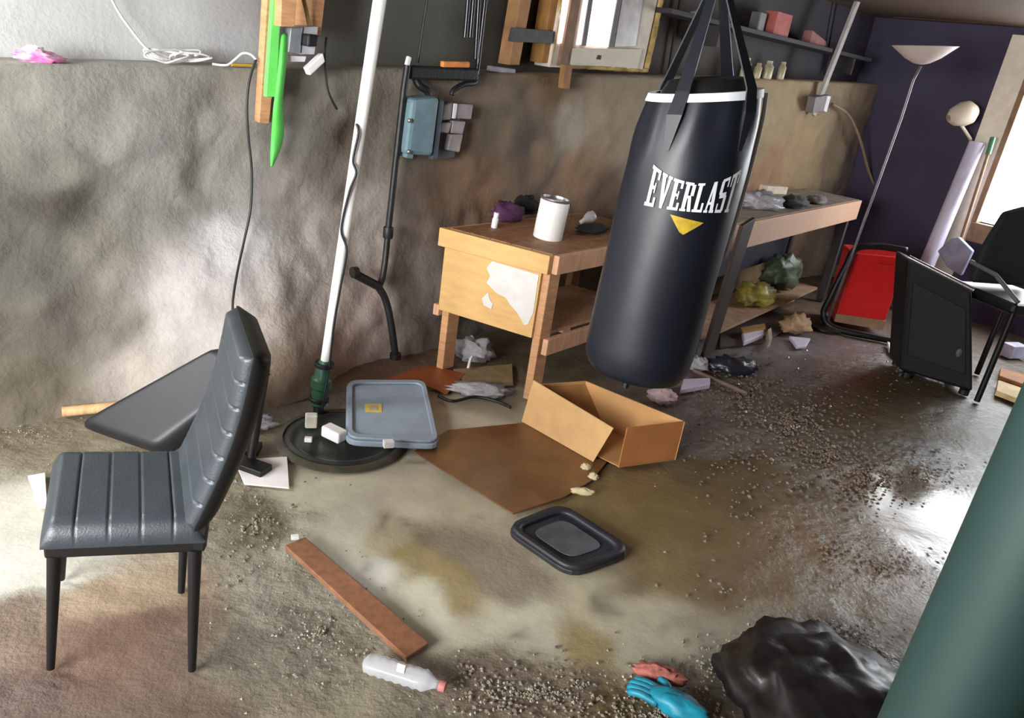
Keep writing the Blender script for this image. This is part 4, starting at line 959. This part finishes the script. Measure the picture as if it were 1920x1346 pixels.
# boot tray
T0 = [(944, 990), (1052, 948), (1188, 1036), (1072, 1078)]
tr = thing('rubber_tray', 'black rubber tray with raised rim lying on the wet floor', 'tray', F(1062, 1012, 0))
mtr = M('black_rubber', (34, 35, 42), .5, var=.25, scale=10)
G().prism(rq4(T0, .02, .07), (0, 0, -.02)).build('tray_base', mtr, tr, bevel=.004)
ou, inn = rq4(T0, .0205, .07, 5, 0.0), rq4(T0, .0205, .05, 5, .22)
vs = ou + inn + [p + ZU * .018 for p in rq4(T0, .0205, .07, 5, .03)] + [p + ZU * .014 for p in rq4(T0, .0205, .05, 5, .17)]; n = len(ou); fs = []
for i in range(n):
    j = (i + 1) % n
    fs += [(i, j, 2 * n + j, 2 * n + i), (n + i, 3 * n + i, 3 * n + j, n + j), (2 * n + i, 2 * n + j, 3 * n + j, 3 * n + i), (i, n + i, n + j, j)]
G().add(vs, fs).build('tray_rim', mtr, tr, smooth=180)
G().prism([p + ZU * .001 for p in rq4(T0, .0205, .05, 5, .42)], ZU * .004).build('tray_centre', M('dusty_rubber', (74, 74, 78), .6, var=.25), tr, bevel=.003)
# plank on floor
o = fslab([(534, 1022), (572, 1006), (804, 1204), (762, 1232)], 0, .02).build('plank', M('brown_plank', (132, 90, 64), .6, var=.15, wood=(3, 3, 3)), bevel=.003); tag(o, 'narrow brown plank lying on the floor right of the dining chair', 'plank')
chunk((553, 1010), 0, (.025, .018, .012), .4, mwhite2, 'tiny white chip on the upper end of the narrow brown plank', z=.021)
# crushed bottle
a, b = F(682, 1240, .03), F(822, 1284, .03); d = (b - a).normalized(); Lb = (b - a).length
bo = thing('plastic_bottle', 'crushed clear ribbed plastic bottle on the floor by the plank', 'bottle', (a + b) / 2 - ZU * .03)
prof = [(.012, 0), (.03, .012)]
for i in range(14): prof += [(.033 if i % 2 else .029, .02 + (Lb - .06) * i / 13)]
prof += [(.02, Lb - .02), (.013, Lb - .008), (.013, Lb)]
G().lathe(prof, a, d, 18, sx=1.0, sy=.8).build('bottle_body', M('clear_bottle', (228, 229, 234), .08, var=.05, trans=.65), bo, smooth=180)
G().lathe([(.015, 0), (.015, .016), (.014, .018)], b + d * .002, d, 14).build('cap', M('pink_cap', (176, 110, 104), .5), bo, smooth=40)
G().prism([a + d * (Lb * .45) + ZU * .028 - DN * .0, a + d * (Lb * .55) + ZU * .028, a + d * (Lb * .55) + ZU * .022 - Vector((0, .02, 0)), a + d * (Lb * .45) + ZU * .022 - Vector((0, .02, 0))], ZU * .003).build('torn_label', mwhite, bo)
# foreground right
p = F(1235, 1268, 0); blobthing('scrub_brush_rag', 'reddish pink rag on gravel above the teal glove', 'rag', p + ZU * .012, (.075, .028, .022), M('faded_red_cloth', (170, 100, 90), .9, var=.3, scale=50), .4, 4, 41, 0, -.15)
tg = thing('work_glove', 'bright teal glove on the floor beside the black trash bag', 'glove', F(1275, 1310, 0))
mteal = M('teal_rubber', (24, 134, 160), .5, var=.2)
pa, pb_ = F(1195, 1286, .02), F(1310, 1340, .03); dg = (pb_ - pa).normalized()
G().blob((pa + pb_) / 2 + dg * .03, (.085, .042, .03), .3, 3, 20, 12, 51, 0, math.atan2(dg.y, dg.x)).build('palm', mteal, tg, smooth=180)
sg = Vector((-dg.y, dg.x, 0))
for k, off in enumerate((-.026, -.009, .009, .026)):
    q0 = (pa + pb_) / 2 - dg * .02 + sg * off; q0.z = .02; G().tube(bez([q0, q0 - dg * .05 + ZU * .006, q0 - dg * (.085 + .008 * (k in (1, 2))) - ZU * .005], 4), [.0105] * 8 + [.006], 8).build('finger', mteal, tg, smooth=180)
q0 = (pa + pb_) / 2 + sg * .03; q0.z = .018; G().tube(bez([q0, q0 + sg * .03 - dg * .02, q0 + sg * .04 - dg * .05], 4), [.011] * 8 + [.006], 8).build('thumb', mteal, tg, smooth=180)
p = F(1530, 1318, 0)
mtrash = M('black_trash_bag', (26, 24, 24), .38, var=.25, bump=.5, bscale=9)
o = G().blob(p + ZU * .03, (.27, .28, .125), .22, 2.2, 48, 30, 61, 0, .4).build('trash_bag', mtrash, smooth=180); tag(o, 'bulging black trash bag in the foreground left of the column', 'bag')
# far debris
mslab = M('lavender_white_slab', (222, 214, 232), .5, var=.05)
o = fslab([(1392, 620), (1432, 614), (1432, 626), (1396, 640)], .013, .035).build('foam_chunk', mslab, bevel=.004); tag(o, 'white foam slab on the floor just below the shelf of the long bench', 'foam')
o = fslab([(1388, 614), (1434, 606), (1436, 614), (1394, 622)], .049, .015).build('card_scrap', M('mustard_card', (158, 122, 60), .7)); tag(o, 'mustard card scrap on top of the white foam slab', 'cardboard')
o = fslab([(1480, 630), (1520, 634), (1512, 648), (1494, 650)], .0, .02).build('foam_chunk', mslab, bevel=.004); tag(o, 'white foam slab on the floor nearest to the red bin', 'foam')
o = fslab([(1282, 710), (1332, 708), (1332, 720), (1276, 730)], .0, .03).build('foam_chunk', mslab, bevel=.004); tag(o, 'white foam slab right beside the bottom of the punching bag', 'foam')
o = fslab([(1440, 618), (1446, 614), (1448, 634), (1442, 638)], .013, .06).build('wood_chip', M('pale_chip', (190, 170, 150), .7)); tag(o, 'small pale wood chip standing beside the white foam slab', 'chip')
p = F(1372, 694, 0); blobthing('trash_bag', 'small dark crumpled bag on the gravel right of the punching bag', 'bag', p + ZU * .03, (.16, .08, .05), M('dark_bag', (46, 46, 58), .35, var=.3), .5, 3.5, 71, 0, .3)
p = F(1306, 692, 0); blobthing('plastic_wrap', 'small clear plastic scrap under the leaning board', 'wrap', p + ZU * .03, (.06, .05, .05), mclear, .5, 4, 73, 0)
o = G().tube([F(1300, 694, .012), F(1402, 738, .012)], .012, 8).build('stick', M('mauve_stick', (120, 98, 92), .7)); tag(o, 'thin stick on the gravel beside the white foam slab', 'stick')
p = F(1240, 752, 0); blobthing('tissue_wad', 'pale pink wad of tissue behind the cardboard box', 'tissue', p + ZU * .03, (.07, .05, .045), M('pink_tissue', (222, 196, 198), .8), .5, 4, 75, 0)
for px, lab in (((1098, 880), 'small pale stone at the corner of the cardboard box'), ((1112, 898), 'pale stone at the edge of the soaked cardboard'), ((1092, 926), 'broken pale plaster bit above the black tray')):
    p = F(*px, 0); blobthing('stone', lab, 'stone', p + ZU * .012, (.022 if px[0] != 1092 else .05, .016, .016), M('pale_stone', (204, 190, 150), .7), .4, 3, px[0], 0)
# under and behind the long bench
p = F(1440, 548, .12); blobthing('plastic_bag', 'yellow printed plastic bag under the long bench', 'bag', RN(1.55, .2, .121) + ZU * .06, (.24, .12, .08), M('yellow_bag', (178, 158, 60), .4, var=.3, scale=14, rgb2=(90, 90, 60)), .5, 3, 81, .121, .9)
blobthing('plastic_bag', 'green-white plastic bag under the long bench behind the yellow one', 'bag', RN(2.2, .26, .121) + ZU * .13, (.28, .11, .15), M('green_white_bag', (92, 104, 78), .45, var=.35, scale=9, rgb2=(40, 48, 38)), .5, 3, 83, .121, .9)
blobthing('crumpled_paper', 'crumpled tan paper beside the dark leg of the long bench', 'paper', RN(1.55, -.14, 0) + ZU * .05, (.14, .09, .07), M('tan_paper', (186, 150, 116), .8), .5, 3, 85, 0, .8)
o = fslab([(1448, 552), (1484, 550), (1490, 562), (1458, 574)], .06, .012).build('card_scrap', M('cream_card', (224, 208, 150), .7)); tag(o, 'cream card scrap lying against the yellow bag', 'cardboard')
o = fslab([(1352, 604), (1440, 582), (1500, 604), (1430, 640), (1350, 650)], 0, .012).build('wet_board', M('dark_taupe_board', (92, 78, 72), .6, var=.2)); tag(o, 'dark taupe board on the floor before the long bench', 'board')

# ================================================================== GRAVEL
def gravel(name, label, zones, col, seed, par=None):
    rnd = random.Random(seed); vs = []; fs = []
    oct_f = [(0, 1, 2), (0, 2, 3), (0, 3, 4), (0, 4, 1), (5, 2, 1), (5, 3, 2), (5, 4, 3), (5, 1, 4)]
    for (px, py, rx_, ry_, n, sz) in zones:
        c0 = F(px, py)
        for _ in range(n):
            a = rnd.random() * 2 * math.pi; r = abs(rnd.gauss(0, .75))
            p = F(px + rx_ * r * math.cos(a), py + ry_ * r * math.sin(a)); s = sz * rnd.uniform(.5, 1.3)
            z = -.004; rt = rnd.random() * 6; k = len(vs)
            vs.append(p + Vector((0, 0, z + s * .7)))
            for q_ in range(4):
                an = rt + q_ * math.pi / 2; ss = s * rnd.uniform(.6, 1.1); vs.append(p + Vector((math.cos(an) * ss, math.sin(an) * ss, z + s * .15 * rnd.uniform(-1, 1.5))))
            vs.append(p + Vector((0, 0, z - s * .4)))
            fs += [tuple(k + i for i in f) for f in oct_f]
    me = bpy.data.meshes.new(name); me.from_pydata(vs, [], fs); me.materials.append(col)
    o = bpy.data.objects.new(name, me); COL.objects.link(o)
    tag(o, label, 'gravel', kind='stuff'); return o
gravel('gravel', 'wet pale gravel scattered over the muddy right half of the floor', [(1400, 730, 90, 60, 420, .012), (1480, 790, 130, 80, 620, .011), (1560, 850, 110, 70, 420, .011), (1620, 900, 70, 50, 180, .012), (1380, 860, 130, 60, 60, .009), (1400, 960, 160, 100, 60, .009), (1560, 1030, 100, 60, 70, .009), (1650, 1060, 110, 40, 120, .009), (1720, 880, 70, 40, 150, .01), (1700, 700, 120, 60, 60, .012), (1350, 1110, 100, 60, 20, .008)], M('wet_gravel', (132, 116, 102), .2, var=.4, scale=60), 5)
gravel('gravel', 'fine grey gravel across the near edge of the floor', [(1000, 1300, 220, 60, 500, .007), (1350, 1250, 120, 50, 260, .007), (600, 1180, 120, 130, 260, .006), (480, 980, 80, 90, 160, .008), (1530, 1190, 120, 30, 200, .008), (60, 810, 80, 40, 60, .006), (1250, 1330, 160, 40, 260, .007)], M('grey_gravel', (128, 120, 104), .45, var=.35, scale=60), 6)
for o in bpy.data.objects:
    if '_o' in o: del o['_o']
